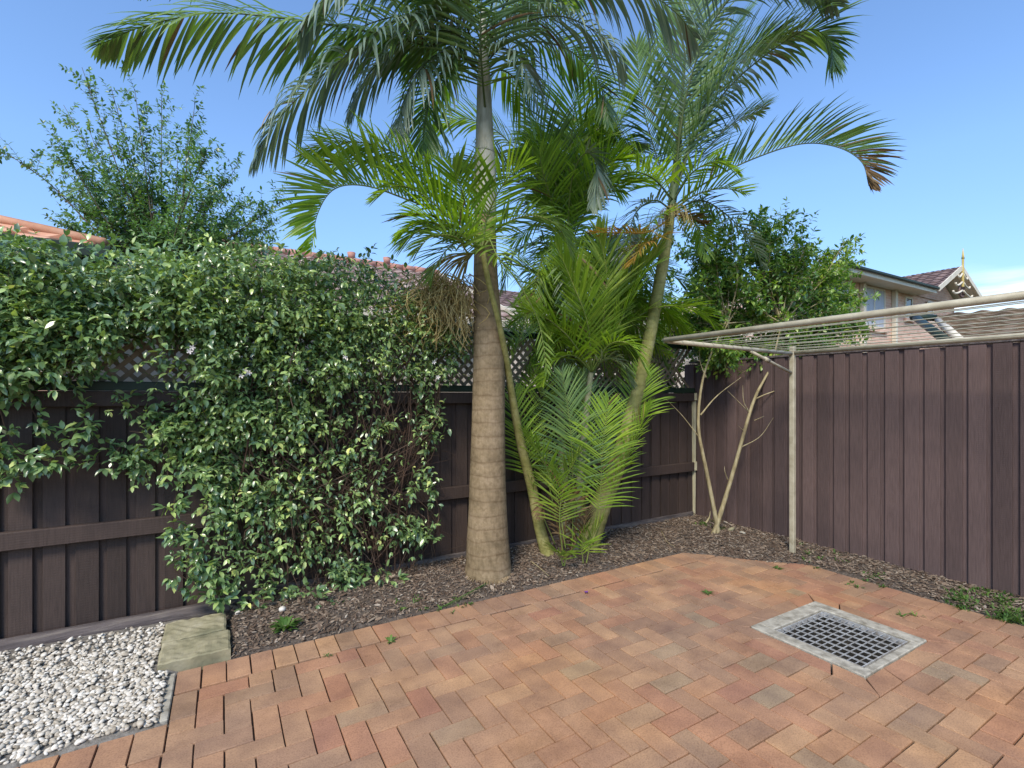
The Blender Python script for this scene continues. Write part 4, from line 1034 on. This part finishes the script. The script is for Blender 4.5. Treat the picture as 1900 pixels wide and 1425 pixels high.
# --- P5: low suckering fronds at the front of the clump
p5b = GP(1062, 1050)
k5 = empty('sucker_palm', p5b, 'low suckering palm of dense fishbone fronds at the foot of the clump', 'palm')
for pts, L_, mt, dr_, lf, w_ in [
    ([(1062, 1020, 4.05), (1063, 900, 4.0), (1058, 790, 3.95), (1042, 690, 3.9)], 0.34, M_PALMD, 0.7, 0.15, .022),
    ([(1085, 1030, 4.05), (1112, 930, 4.0), (1118, 830, 3.95), (1130, 740, 3.9)], 0.34, M_PALMG, 0.7, 0.15, .022),
    ([(1100, 1010, 4.1), (1140, 900, 4.1), (1175, 820, 4.1), (1205, 750, 4.1)], 0.32, M_PALMG, 0.7, 0.15, .022),
    ([(1050, 1020, 4.0), (1035, 930, 3.95), (1010, 860, 3.9), (975, 800, 3.85)], 0.32, M_PALMG, 0.7, 0.15, .022),
    ([(1045, 1030, 4.0), (1038, 960, 3.95), (1050, 890, 3.9), (1075, 840, 3.85)], 0.30, M_PALMY, 0.6, 0.3, .022),
    ([(1040, 1000, 4.3), (1015, 880, 4.4), (1000, 780, 4.4), (1010, 690, 4.4)], 0.32, M_PALMY, 0.7, 0.15, .022),
    ([(1060, 1010, 4.3), (1090, 880, 4.4), (1095, 780, 4.4), (1080, 690, 4.4)], 0.34, M_PALMD, 0.7, 0.15, .022),
    ([(1090, 1000, 4.3), (1150, 860, 4.4), (1180, 760, 4.4), (1190, 680, 4.4)], 0.32, M_PALMG, 0.8, 0.15, .022),
    ([(1030, 1010, 4.2), (985, 900, 4.2), (965, 800, 4.2), (955, 720, 4.2)], 0.28, M_PALMG, 0.8, 0.1, .02),
    ([(1088, 1045, 3.95), (1098, 1000, 3.92), (1118, 965, 3.9)], 0.20, M_PALMY, 0.5, 0.2, .022),
    ([(1082, 1045, 3.95), (1080, 1010, 3.92), (1090, 980, 3.9)], 0.20, M_PALMG, 0.5, 0.2, .022),
    ([(1045, 1050, 3.9), (1038, 1028, 3.88), (1028, 1022, 3.85)], 0.15, M_PALMY, 1.4, 0.0, .022),
    ([(1047, 1050, 3.9), (1052, 1028, 3.88), (1064, 1024, 3.85)], 0.13, M_PALMY, 1.4, 0.0, .022)]:
    F(k5, pts, L_, mt, droop=dr_, lift=lf, width=w_ * 0.8, start=0.28 if L_ > 0.25 else 0.2, a0=62, a1=30, rr=0.006)
for pts in [[(1046, 1030, 4.2), (1030, 960, 4.1), (1010, 930, 4.05), (1000, 960, 4.0)], [(1060, 1030, 4.1), (1070, 950, 4.05), (1055, 910, 4.0), (1040, 950, 4.0)],
            [(1040, 1030, 4.1), (1052, 950, 4.0), (1045, 900, 4.0)], [(1050, 1035, 4.0), (1078, 990, 3.95), (1090, 950, 3.9)]]:
    F(k5, pts, 0.15, M_DRY, n=16, droop=2.0, petm=M_DRY, name='dead_frond')

# ------------------------------------------------------------------ trees and shrubs
def branchy(name, base, label, cat, limbs, matl, matb, size, trunk_r, twn, twl, nl, V0=LV, subd=0.0, rr=(0.012, 0.003), droop=0.3, upb=0.25):
    """limbs: list of lists of (px,py,d); leaves on the outer part"""
    o = empty(name, base, label, cat)
    wood = MB(); tg_ = Twigs()
    for lb in limbs:
        lim, sp, r0 = lb
        pts = catmull([P(*p) if len(p) == 3 and not isinstance(p, Vector) else p for p in lim], 18)
        wood.tube(pts, [r0 * (1 - 0.8 * i / 17) for i in range(18)], 7, cap=False)
        if sp <= 0: continue
        for k in range(int(twn * sp)):
            f = random.uniform(0.30, 1.0) * 17; i = min(int(f), 16); p = pts[i].lerp(pts[i + 1], f - i)
            T = (pts[i + 1] - pts[i]).normalized()
            dv = T * 0.7 + Vector((random.gauss(0, .6), random.gauss(0, .6), random.gauss(upb, .45)))
            tg_.twig(p, dv, twl * random.uniform(0.5, 1.2) * (1.15 - 0.5 * f / 17), nl, size, wood, 0.002, droop)
    wood.build('trunk', matb, o)
    fo = MB(); tg_.flush(fo, V0); fo.build('crown', matl, o)
    return o
random.seed(21)
DT = 5.4
ends = [(118, 195), (152, 125), (165, 240), (205, 160), (215, 250), (250, 165), (300, 175), (362, 190), (270, 260), (330, 290), (350, 240), (445, 300), (415, 330), (520, 375), (500, 420), (110, 265), (112, 305), (120, 370), (160, 330), (200, 330), (250, 330),
        (380, 290), (380, 370), (450, 380), (300, 370), (340, 430), (400, 440), (470, 450), (180, 400), (130, 420), (230, 410), (290, 440), (500, 460), (210, 460), (370, 460), (430, 415)]
lim = []
for (ex, ey) in ends:
    d_ = DT + random.gauss(0, 0.35)
    mx = 300 + (ex - 300) * 0.45 + random.gauss(0, 8); my = 520 + (ey - 520) * 0.40
    lim.append(([(300 + random.gauss(0, 6), 560, DT), (mx, my, (DT + d_) / 2), (ex, ey, d_)], 1.0 + (0.6 if ey > 300 else 0.0), 0.011))
lim.append(([(300, 540, DT), (180, 430, 5.2), (100, 348, 5.1), (50, 310, 5.0), (12, 284, 5.0)], 0.55, 0.009))
bt = P(300, 560, DT)
lim.append(([Vector((bt.x, bt.y, -0.05)), Vector((bt.x + 0.05, bt.y, 1.0)), bt], 0, 0.05))
for q in lim: pass
branchy('garden_tree', (bt.x, bt.y, 0), 'airy small leaved tree with upswept branches rising behind the left fence', 'tree', lim, M_TREE, M_DBARK, 0.052, 0.05, 30, 0.38, 7, LV, droop=0.2, upb=0.4)

# shrub at the fence corner: two pale stems, big crown leaning over the fence
sb = GP(1324, 992, 0.02)
ds = 4.85
random.seed(5)
limr = [([(1326, 996, ds), (1332, 985, ds), (1312, 880, ds), (1296, 795, ds), (1301, 720, ds), (1318, 660, ds), (1350, 590, ds)], 0, 0.026),
        ([(1320, 996, ds), (1330, 975, ds), (1362, 870, ds), (1398, 745, ds), (1430, 680, ds), (1450, 600, ds)], 0, 0.028),
        ([(1310, 970, ds), (1316, 960, ds), (1318, 948, ds)], 0, 0.012),
        ([(1300, 770, ds), (1330, 735, ds), (1375, 700, ds)], 0, 0.009), ([(1375, 830, ds), (1410, 810, 4.8), (1435, 775, 4.8)], 0, 0.006),
        ([(1402, 740, ds), (1425, 730, 4.8), (1448, 725, 4.8), (1478, 738, 4.75)], 0, 0.007), ([(1390, 765, ds), (1380, 745, 4.8), (1378, 715, 4.8)], 0, 0.006),
        ([(1390, 765, ds), (1365, 740, 4.8), (1350, 725, 4.8)], 0, 0.005), ([(1296, 810, ds), (1265, 770, 4.9), (1235, 740, 4.9)], 0, 0.005), ([(1350, 890, ds), (1345, 875, 4.8), (1344, 865, 4.8)], 0, 0.006),
        ([(1380, 800, ds), (1370, 790, 4.8)], 0, 0.005), ([(1400, 780, ds), (1418, 772, 4.8)], 0, 0.005), ([(1310, 700, ds), (1300, 675, ds), (1297, 650, ds)], 0, 0.007)]
crown = []
CR = [(1250, 420), (1290, 395), (1340, 400), (1400, 395), (1440, 405), (1480, 425), (1500, 470), (1540, 470), (1568, 450), (1560, 500), (1540, 530), (1560, 580), (1570, 610), (1540, 620), (1500, 600), (1440, 600), (1380, 600), (1320, 600), (1300, 560),
      (1350, 540), (1400, 540), (1450, 540), (1500, 540), (1360, 480), (1420, 480), (1470, 490), (1300, 480), (1330, 440), (1390, 440), (1440, 445), (1270, 520), (1340, 640), (1410, 640), (1470, 640), (1530, 630), (1280, 640), (1250, 600), (1510, 650), (1460, 670), (1380, 680), (1330, 680), (1400, 690), (1460, 690), (1510, 670), (1300, 660), (1550, 655), (1440, 655), (1350, 660), (1420, 670), (1590, 540), (1600, 585)]
for (ex, ey) in CR:
    for rep in range(2):
        d_ = 5.1 + random.uniform(-0.35, 1.2)
        ex2, ey2 = ex + random.gauss(0, 14), ey + random.gauss(0, 12)
        bxp = 1350 if ex < 1400 else 1450
        crown.append(([(bxp, 600, ds + 0.1), ((bxp + ex2) / 2 + random.gauss(0, 15), (600 + ey2) / 2 + 6, (ds + d_) / 2 + 0.1), (ex2, ey2, d_)], 1.0, 0.008))
branchy('corner_shrub', sb, 'shrub with two bare pale forked stems and dense green crown at the fence corner', 'shrub', limr + crown, M_SHRUB, M_BARK, 0.06, 0.03, 27, 0.28, 6, LV, droop=0.5, upb=0.1)

random.seed(9)
hl = []
for k in range(46):
    ex, ey = random.uniform(950, 1330), random.uniform(520, 730); d_ = random.uniform(6.2, 7.2)
    bx = 1120 + (ex - 1120) * 0.5
    hl.append(([(bx, 860, 6.7), ((bx + ex) / 2, (ey + 820) / 2, 6.7), (ex, ey, d_)], 1.0, 0.012))
hb = P(1120, 860, 6.7)
hl.append(([Vector((hb.x, hb.y, -0.05)), Vector((hb.x, hb.y, 0.25)), hb], 0, 0.05))
branchy('background_shrub', (hb.x, hb.y, 0), 'dark leafy shrub seen through the lattice and palm stems behind the fence', 'shrub', hl, M_SHRUB, M_DBARK, 0.09, 0.03, 12, 0.35, 6, LV, droop=0.5, upb=0.1)

# ------------------------------------------------------------------ houses behind
def tile_roof(b0, b1, t0, t1, rows=None, rowlen=0.32, colw=0.30, amp=0.018, step=0.03, under=0.08):
    """bilinear roof slope: b0-b1 eave, t0-t1 top; real stepped tile courses"""
    b0, b1, t0, t1 = map(Vector, (b0, b1, t0, t1))
    mb = MB(); up = ((b1 - b0).cross(t0 - b0)).normalized()
    if up.z < 0: up = -up
    sl = ((t0 + t1) / 2 - (b0 + b1) / 2).length; nr = rows or max(2, int(sl / rowlen))
    lb = (b1 - b0).length
    L0 = max(lb, (t1 - t0).length); ncol = max(4, int(L0 / colw * 6))
    udir = (b1 - b0).normalized()
    for r in range(nr):
        vs = []
        for e_, v in ((0, r / nr), (1, (r + 1) / nr)):
            A = b0.lerp(t0, v); B = b1.lerp(t1, v)
            for c in range(ncol + 1):
                p = A.lerp(B, c / ncol)
                al = (p - b0).dot(udir)
                h = amp * math.sin(2 * math.pi * (al / colw)) + (step if e_ == 0 else 0)
                vs.append(p + up * h)
        A = b0.lerp(t0, r / nr); B = b1.lerp(t1, r / nr)
        for c in range(ncol + 1):
            p = A.lerp(B, c / ncol); vs.append(p - up * 0.02)
        m_ = ncol + 1
        fs_ = [(c, c + 1, m_ + c + 1, m_ + c) for c in range(ncol)] + [(2 * m_ + c, 2 * m_ + c + 1, c + 1, c) for c in range(ncol)]
        mb.add(vs, fs_, 0, False)
    q = [b0, b1, t1, t0]
    mb.add([p - up * 0.03 for p in q] + [p - up * under for p in q], [(0, 1, 2, 3), (0, 4, 5, 1), (1, 5, 6, 2), (2, 6, 7, 3), (3, 7, 4, 0)])
    mb.add([p - up * (under + 0.003) for p in q], [(3, 2, 1, 0)], 1)
    return mb
# left neighbour
h1 = empty('neighbour_house', (-4, 8, 0), 'orange tiled hip roof house with dark green gutter at the far left', 'house')
tile_roof((-8, 6, 2.8), (-1.0, 6, 2.8), (-6, 10, 4.24), (-5.0, 10, 4.24)).build('roof', [M_ROOFO, M_SOFFIT], h1)
tile_roof((-1.0, 6, 2.8), (-1.0, 14, 2.8), (-5.0, 10, 4.24), (-5.0, 10.1, 4.24)).build('roof', [M_ROOFO, M_SOFFIT], h1)
a = MB(); a.tube([(-0.97, 5.97, 2.85), (-3, 8, 3.56), (-5, 10, 4.28)], 0.045, 8); a.build('ridge_cap', M_ROOFO, h1)
a = MB(); a.span(-8, -0.9, 5.86, 5.97, 2.68, 2.80, bevel=0.01); a.span(-0.98, -0.87, 5.98, 14, 2.68, 2.80, bevel=0.01); a.span(-8, -0.99, 5.975, 6.0, 2.56, 2.775); a.build('gutter', M_GREEN, h1)
a = MB(); a.span(-8, -1.4, 6.4, 14, -0.30, 2.62); a.build('wall', M_WBRICK, h1)
a = MB(); a.span(-8, -1.0, 6.01, 6.39, 2.60, 2.64); a.span(-1.39, -1.0, 6.395, 14, 2.60, 2.64); a.build('soffit', M_GREEN, h1)
# centre neighbour
h2 = empty('neighbour_house', (2, 9, 0), 'cream walled house with faded red tiled gable roof behind the climber', 'house')
tile_roof((-1.5, 7.0, 2.62), (4.4, 7.0, 2.62), (-1.5, 11, 4.30), (4.4, 11, 4.30)).build('roof', [M_ROOFP, M_SOFFIT], h2)
tile_roof((4.4, 15, 2.62), (-1.5, 15, 2.62), (4.4, 11.02, 4.30), (-1.5, 11.02, 4.30), rows=6).build('roof', [M_ROOFP, M_SOFFIT], h2)
a = MB(); nseg = 20
for k in range(nseg):
    x0_ = -1.5 + 5.95 * k / nseg; a.tube([(x0_, 11.01, 4.34), (x0_ + 0.31, 11.01, 4.335)], [0.085, 0.075], 8)
for (px, py) in ((652, 482), (718, 492)):
    p = PY(px, py, 11.0)
    a.tube([(p.x, 11.0, 4.38), (p.x, 11.0, 4.52)], [0.07, 0.09], 8)
a.build('ridge_cap', M_ROOFR, h2)
a = MB(); a.span(-1.5, 4.45, 6.87, 6.98, 2.50, 2.615, bevel=0.01); a.build('gutter', M_TRIM, h2)
a = MB(); a.span(-1.4, 4.2, 7.4, 14.6, -0.30, 2.56)
a.add([(4.19, 7.4, 2.56), (4.19, 14.6, 2.56), (4.19, 11, 4.12), (4.10, 7.4, 2.56), (4.10, 14.6, 2.56), (4.10, 11, 4.12)], [(0, 1, 2), (5, 4, 3)])
a.build('wall', M_CREAMW, h2)
a = MB()
for s_ in (-1, 1):
    yb = 11 + s_ * 4.08; a.add([(4.42, yb, 2.50), (4.42, yb, 2.66), (4.42, 11, 4.36), (4.42, 11, 4.18), (4.45, yb, 2.50), (4.45, yb, 2.66), (4.45, 11, 4.36), (4.45, 11, 4.18)],
        [(0, 1, 2, 3), (7, 6, 5, 4), (0, 4, 5, 1), (1, 5, 6, 2), (2, 6, 7, 3), (3, 7, 4, 0)])
a.build('bargeboard', M_TRIM, h2)
# a pale rendered house glimpsed between the palms
h4 = empty('neighbour_house', (9, 12, 0), 'pale rendered house with brown gable roof glimpsed between palm stems beyond the corner', 'house')
a = MB(); a.span(5.6, 12.5, 10.0, 16, -0.30, 3.4); a.build('wall', M_CREAMW, h4)
tile_roof((5.3, 9.6, 3.4), (12.8, 9.6, 3.4), (5.3, 13, 4.6), (12.8, 13, 4.6), rows=8).build('roof', [M_ROOFB, M_SOFFIT], h4)
a = MB(); a.span(5.3, 12.8, 9.47, 9.58, 3.27, 3.39); a.build('gutter', M_TRIM, h4)
for (x0_, x1_) in ((7.0, 8.2), (10, 11.2)):
    a = MB(); a.span(x0_, x1_, 9.955, 9.998, 1.4, 2.6); wn = a.build('window', M_TRIM, h4)
    a = MB(); a.span(x0_ + .07, x1_ - .07, 9.94, 9.953, 1.47, 2.53); a.build('pane', M_GLASS, wn)

# right two-storey brick house
h3 = empty('brick_house', (19, 9, 0), 'two storey pink brick house with cream eaves and gable finial beyond the right fence', 'house')
a = MB(); a.span(14.8, 24.2, 7.6, 15, -0.30, 4.90)
a.add([(20.9, 7.55, 4.88), (24.3, 7.55, 4.88), (22.6, 7.55, 5.78), (20.9, 7.75, 4.88), (24.3, 7.75, 4.88), (22.6, 7.75, 5.78)], [(0, 1, 2), (5, 4, 3)])
a.build('wall', M_WBRICK, h3)
tile_roof((14.4, 7.0, 5.02), (20.75, 7.0, 5.02), (18.4, 11, 5.95), (22.6, 11, 5.95), rows=11).build('roof', [M_ROOFB, M_SOFFIT], h3)
tile_roof((20.72, 6.9, 5.06), (20.72, 12, 5.06), (22.6, 6.9, 5.98), (22.6, 12, 5.98), rows=7).build('roof', [M_ROOFB, M_SOFFIT], h3)
tile_roof((24.5, 12, 5.06), (24.5, 6.9, 5.06), (22.6, 12, 5.98), (22.6, 6.9, 5.98), rows=7).build('roof', [M_ROOFB, M_SOFFIT], h3)
a = MB(); a.span(14.4, 20.70, 6.985, 7.62, 4.875, 4.895); a.build('soffit', M_SOFFIT, h3)
a = MB(); a.span(14.4, 20.72, 6.955, 6.98, 4.84, 4.955); a.build('fascia', M_TRIM, h3)
a = MB(); a.span(14.4, 20.74, 6.86, 6.95, 4.955, 5.03, bevel=0.01); a.build('gutter', M_GREEN, h3)
a = MB()
for s_ in (-1, 1):
    xb = 22.6 + s_ * 1.95
    vs = [(xb, 6.86, 4.90), (xb, 6.86, 5.07), (22.6, 6.86, 6.03), (22.6, 6.86, 5.85)]
    a.add(vs + [(x, 6.90, z) for x, _, z in vs], [(0, 1, 2, 3), (7, 6, 5, 4), (0, 4, 5, 1), (1, 5, 6, 2), (2, 6, 7, 3), (3, 7, 4, 0)])
a.build('bargeboard', M_TRIM, h3)
a = MB()
a.span(22.56, 22.64, 6.83, 6.89, 5.25, 6.25, bevel=0.01); a.tube([(22.6, 6.86, 6.25), (22.6, 6.86, 6.36), (22.6, 6.86, 6.62)], [0.05, 0.035, 0.008], 8)
a.build('finial', M_GOLD, h3)
a = MB()
for s_ in (-1, 1):
    for k in range(3):
        x0_ = 22.6 + s_ * (0.05 + 0.0); pts = []
        for q in range(9):
            an = math.pi / 2 * q / 8
            pts.append((22.6 + s_ * (0.06 + (0.35 + 0.22 * k) * math.sin(an)), 6.865, 5.72 - 0.30 * k + (0.25) * (1 - math.cos(an)) - 0.33 * math.sin(an)))
        a.tube(pts, 0.034, 6)
a.build('fretwork', M_TRIM, h3)
a = MB()
ring_ = [(22.70 + 0.22 * math.cos(t), 6.93, 5.14 + 0.22 * math.sin(t)) for t in np.linspace(0, 6.283, 25)]
a.tube(ring_, 0.035, 6, 0)
for k in range(-3, 4):
    z = 5.14 + k * 0.055; hw = math.sqrt(max(0, 0.21 ** 2 - (k * 0.055) ** 2)); a.span(22.70 - hw, 22.70 + hw, 6.915, 6.945, z - 0.018, z + 0.014)
a.build('round_vent', M_ROOFB, h3)
def window(x0, x1, z0, z1, yf, mull=1, curtain=True):
    a = MB(); t_ = 0.06
    a.span(x0, x0 + t_, yf - 0.03, yf, z0, z1); a.span(x1 - t_, x1, yf - 0.03, yf, z0, z1)
    a.span(x0 + t_, x1 - t_, yf - 0.03, yf, z0, z0 + t_); a.span(x0 + t_, x1 - t_, yf - 0.03, yf, z1 - t_, z1)
    for k in range(mull):
        xm = x0 + (x1 - x0) * (k + 1) / (mull + 1); a.span(xm - 0.03, xm + 0.03, yf - 0.028, yf, z0 + t_, z1 - t_)
    wn = a.build('window', M_TRIM, h3)
    a = MB(); a.span(x0 + t_, x1 - t_, yf - 0.010, yf - 0.003, z0 + t_, z1 - t_); a.build('pane', M_CURT if curtain else M_GLASS, wn)
    a = MB(); a.span(x0 - 0.08, x1 + 0.08, yf - 0.09, yf - 0.003, z0 - 0.13, z0 - 0.01, bevel=0.01); a.build('sill', M_WBRICK, wn)
window(17.15, 18.55, 3.55, 4.84, 7.598, 1)
window(20.0, 20.55, 4.05, 4.78, 7.598, 0, False)
window(21.6, 22.1, 4.05, 4.78, 7.548, 0, False)
window(15.2, 16.3, 3.55, 4.84, 7.598, 1)
for xx in (17.0, 19.1):
    a = MB(); a.span(xx - 0.07, xx + 0.07, 7.46, 7.596, -0.05, 4.87, bevel=0.01); a.build('downpipe', M_TRIM, h3)
# low brown roof of the nearer outbuilding
h5 = empty('outbuilding', (8.6, 1.6, 0), 'low outbuilding with brown roof and dark green gutter just behind the clothesline', 'outbuilding')
A = P(1735, 584, 8.2); B = P(2080, 556, 6.4); Cc = P(2080, 665, 5.0); Dd = P(1790, 648, 5.9)
tile_roof(Dd, Cc, A, B, rows=12, under=0.1).build('roof', [M_ROOFL, M_SOFFIT], h5)
E = P(1700, 590, 8.0); Fp = P(1758, 634, 6.1)
a = MB(); a.tube([E, Fp], 0.055, 8); a.tube([P(1692, 588, 8.05), P(1738, 590, 8.05)], 0.055, 8); a.build('gutter', M_GREEN, h5)
a = MB(); a.tube([P(1740, 593, 8.0), P(1790, 640, 5.95)], 0.05, 8); a.build('bargeboard', M_TRIM, h5)
a = MB(); a.span(7.0, 10.6, 1.3, 3.4, -0.30, 1.75); a.build('wall', M_WBRICK, h5)

# ------------------------------------------------------------------ small things on the ground
def plantlet(name, c, label, cat, nb, L_, wd, mat, up=0.8, group=None):
    mb = MB()
    for k in range(nb):
        an = random.uniform(0, 6.28); o_ = Vector((math.cos(an), math.sin(an), 0)); ll = L_ * random.uniform(0.6, 1.1)
        s_ = Vector((-o_.y, o_.x, 0)) * wd; u_ = random.uniform(0.3, 1.2) * up
        p0 = Vector(c) + o_ * 0.004; p1 = p0 + (o_ * 0.5 + Vector((0, 0, u_ * 0.6))) * ll; p2 = p0 + (o_ * 0.95 + Vector((0, 0, u_ * 0.6))) * ll
        mb.add([p0 - s_ * .3, p0 + s_ * .3, p1 + s_, p1 - s_, p2], [(0, 1, 2, 3), (3, 2, 4)], 0, True)
    o = mb.build(name, mat); return tag(o, label, cat, group)
def gp(px, py, dz=0.0):
    p = GP(px, py, 0.01); p.z = (bed_z(p.x, p.y) if bed_sd(p.x, p.y) > 0 else 0.0) + dz; return p
random.seed(3)
plantlet('seedling', gp(530, 1170), 'leafy green seedling in the mulch near the stone slab', 'weed', 46, 0.10, 0.011, M_WEED)
plantlet('seedling', gp(725, 1188), 'tiny green weed sprouting from a paving joint at the left', 'weed', 12, 0.045, 0.008, M_WEED)
plantlet('seedling', gp(607, 1215), 'tiniest pale weed in a joint at the paving edge', 'weed', 8, 0.03, 0.003, M_WEED)
plantlet('seedling', gp(1313, 1098), 'low green weed in a joint in the middle of the paving', 'weed', 24, 0.05, 0.004, M_WEED, 0.4)
plantlet('seedling', gp(1443, 1052), 'low moss like weed on the paving near the clothesline post', 'weed', 34, 0.05, 0.003, M_WEED, 0.3)
wp = MB()
def tufts(px0, px1, py0, py1, nn_, L_):
    for k in range(nn_):
        c = gp(random.uniform(px0, px1), random.uniform(py0, py1))
        if c.x > 4.62 or c.y > 3.76 or (bed_sd(c.x, c.y) < -0.03 and random.random() < 0.85): continue
        for q in range(random.randint(5, 12)):
            an = random.uniform(0, 6.28); o_ = Vector((math.cos(an), math.sin(an), 0)); ll = L_ * random.uniform(0.5, 1.2)
            s_ = Vector((-o_.y, o_.x, 0)) * random.uniform(0.002, 0.007); b_ = c + o_ * random.uniform(0, 0.02)
            p1 = b_ + o_ * ll * .4 + Vector((0, 0, ll * random.uniform(.2, .6))); p2 = b_ + o_ * ll + Vector((0, 0, ll * random.uniform(.1, .8)))
            wp.add([b_ - s_ * .4, b_ + s_ * .4, p1 + s_, p1 - s_, p2], [(0, 1, 2, 3), (3, 2, 4)], 0, True)
tufts(1760, 1880, 1100, 1145, 70, 0.042); tufts(1560, 1900, 1075, 1160, 40, 0.035); tufts(1480, 1640, 1000, 1060, 34, 0.035)
tufts(1560, 1640, 1065, 1090, 30, 0.03); tufts(1290, 1345, 975, 992, 12, 0.05); tufts(700, 900, 1110, 1135, 14, 0.03); tufts(1860, 1900, 1140, 1160, 20, 0.05)
tag(wp.build('weeds', M_WEED), 'patchy low green weeds growing through the mulch along the right fence', 'weeds', kind='stuff')
def rock(px, py, s_, label, mat, group=None):
    p = gp(px, py); mb = MB(); pebble(mb, p.x, p.y, p.z + s_ * 0.4, s_, 0.7, 0.2, 0.05)
    tag(mb.build('stone', mat), label, 'stone', group)
rock(524, 1140, 0.026, 'single bright white pebble on the mulch below the climber', M_PEB)
rock(441, 1146, 0.018, 'small cream pebble beside the far corner of the stone slab', M_PEB)
rock(1356, 990, 0.035, 'pale tan stone at the foot of the corner shrub', M_STONE)
rock(1378, 996, 0.024, 'small grey stone right of the tan stone near the shrub', M_CONC)
# fallen twigs and a green fallen frond
def stick(pts, r0, label, mat=M_BARK, name='fallen_twig', cat='twig'):
    mb = MB(); mb.tube(catmull([gp(x, y, 0.018) for x, y in pts], 10), [r0 * (1 - 0.05 * i) for i in range(10)], 6)
    tag(mb.build(name, mat), label, cat)
stick([(985, 1050), (1003, 1062), (1018, 1072)], 0.004, 'pale straight twig on the mulch right of the stout palm')
stick([(1226, 992), (1238, 1012), (1252, 1018)], 0.003, 'thin forked twig lying on the mulch near the corner')
stick([(660, 1140), (672, 1128), (700, 1118)], 0.003, 'short grey twig on the mulch under the climber', M_DBARK)
ff = MB()
S_ = catmull([gp(815, 1128, .02), gp(860, 1112, .03), gp(902, 1092, .03)], 24)
ff.tube(S_, 0.003, 5)
for i in range(2, 24):
    for sg in (-1, 1):
        T = (S_[i] - S_[i - 1]).normalized(); sd_ = T.cross(Vector((0, 0, 1))) * sg; e_ = S_[i] + (T * 0.8 + sd_ * 0.35) * 0.07
        wv = T * 0.003; e_.z = S_[i].z - 0.005
        ff.add([S_[i] - wv, S_[i] + wv, e_], [(0, 1, 2)])
tag(ff.build('fallen_frond', M_WEED), 'narrow green fallen leaf spray on the mulch edge in front of the stout palm', 'fallen frond')
pf = MB(); c = gp(1088, 1098, .006)
for k in range(4):
    an = k * 1.5 + .4; d = Vector((math.cos(an), math.sin(an), 0.35)) * 0.018; s_ = Vector((-math.sin(an), math.cos(an), 0)) * 0.008
    pf.add([c, c + d * .5 + s_, c + d, c + d * .5 - s_], [(0, 1, 2, 3)])
tag(pf.build('flower_petals', M_PURPLE), 'tiny purple fallen flower on the brick paving', 'flower')
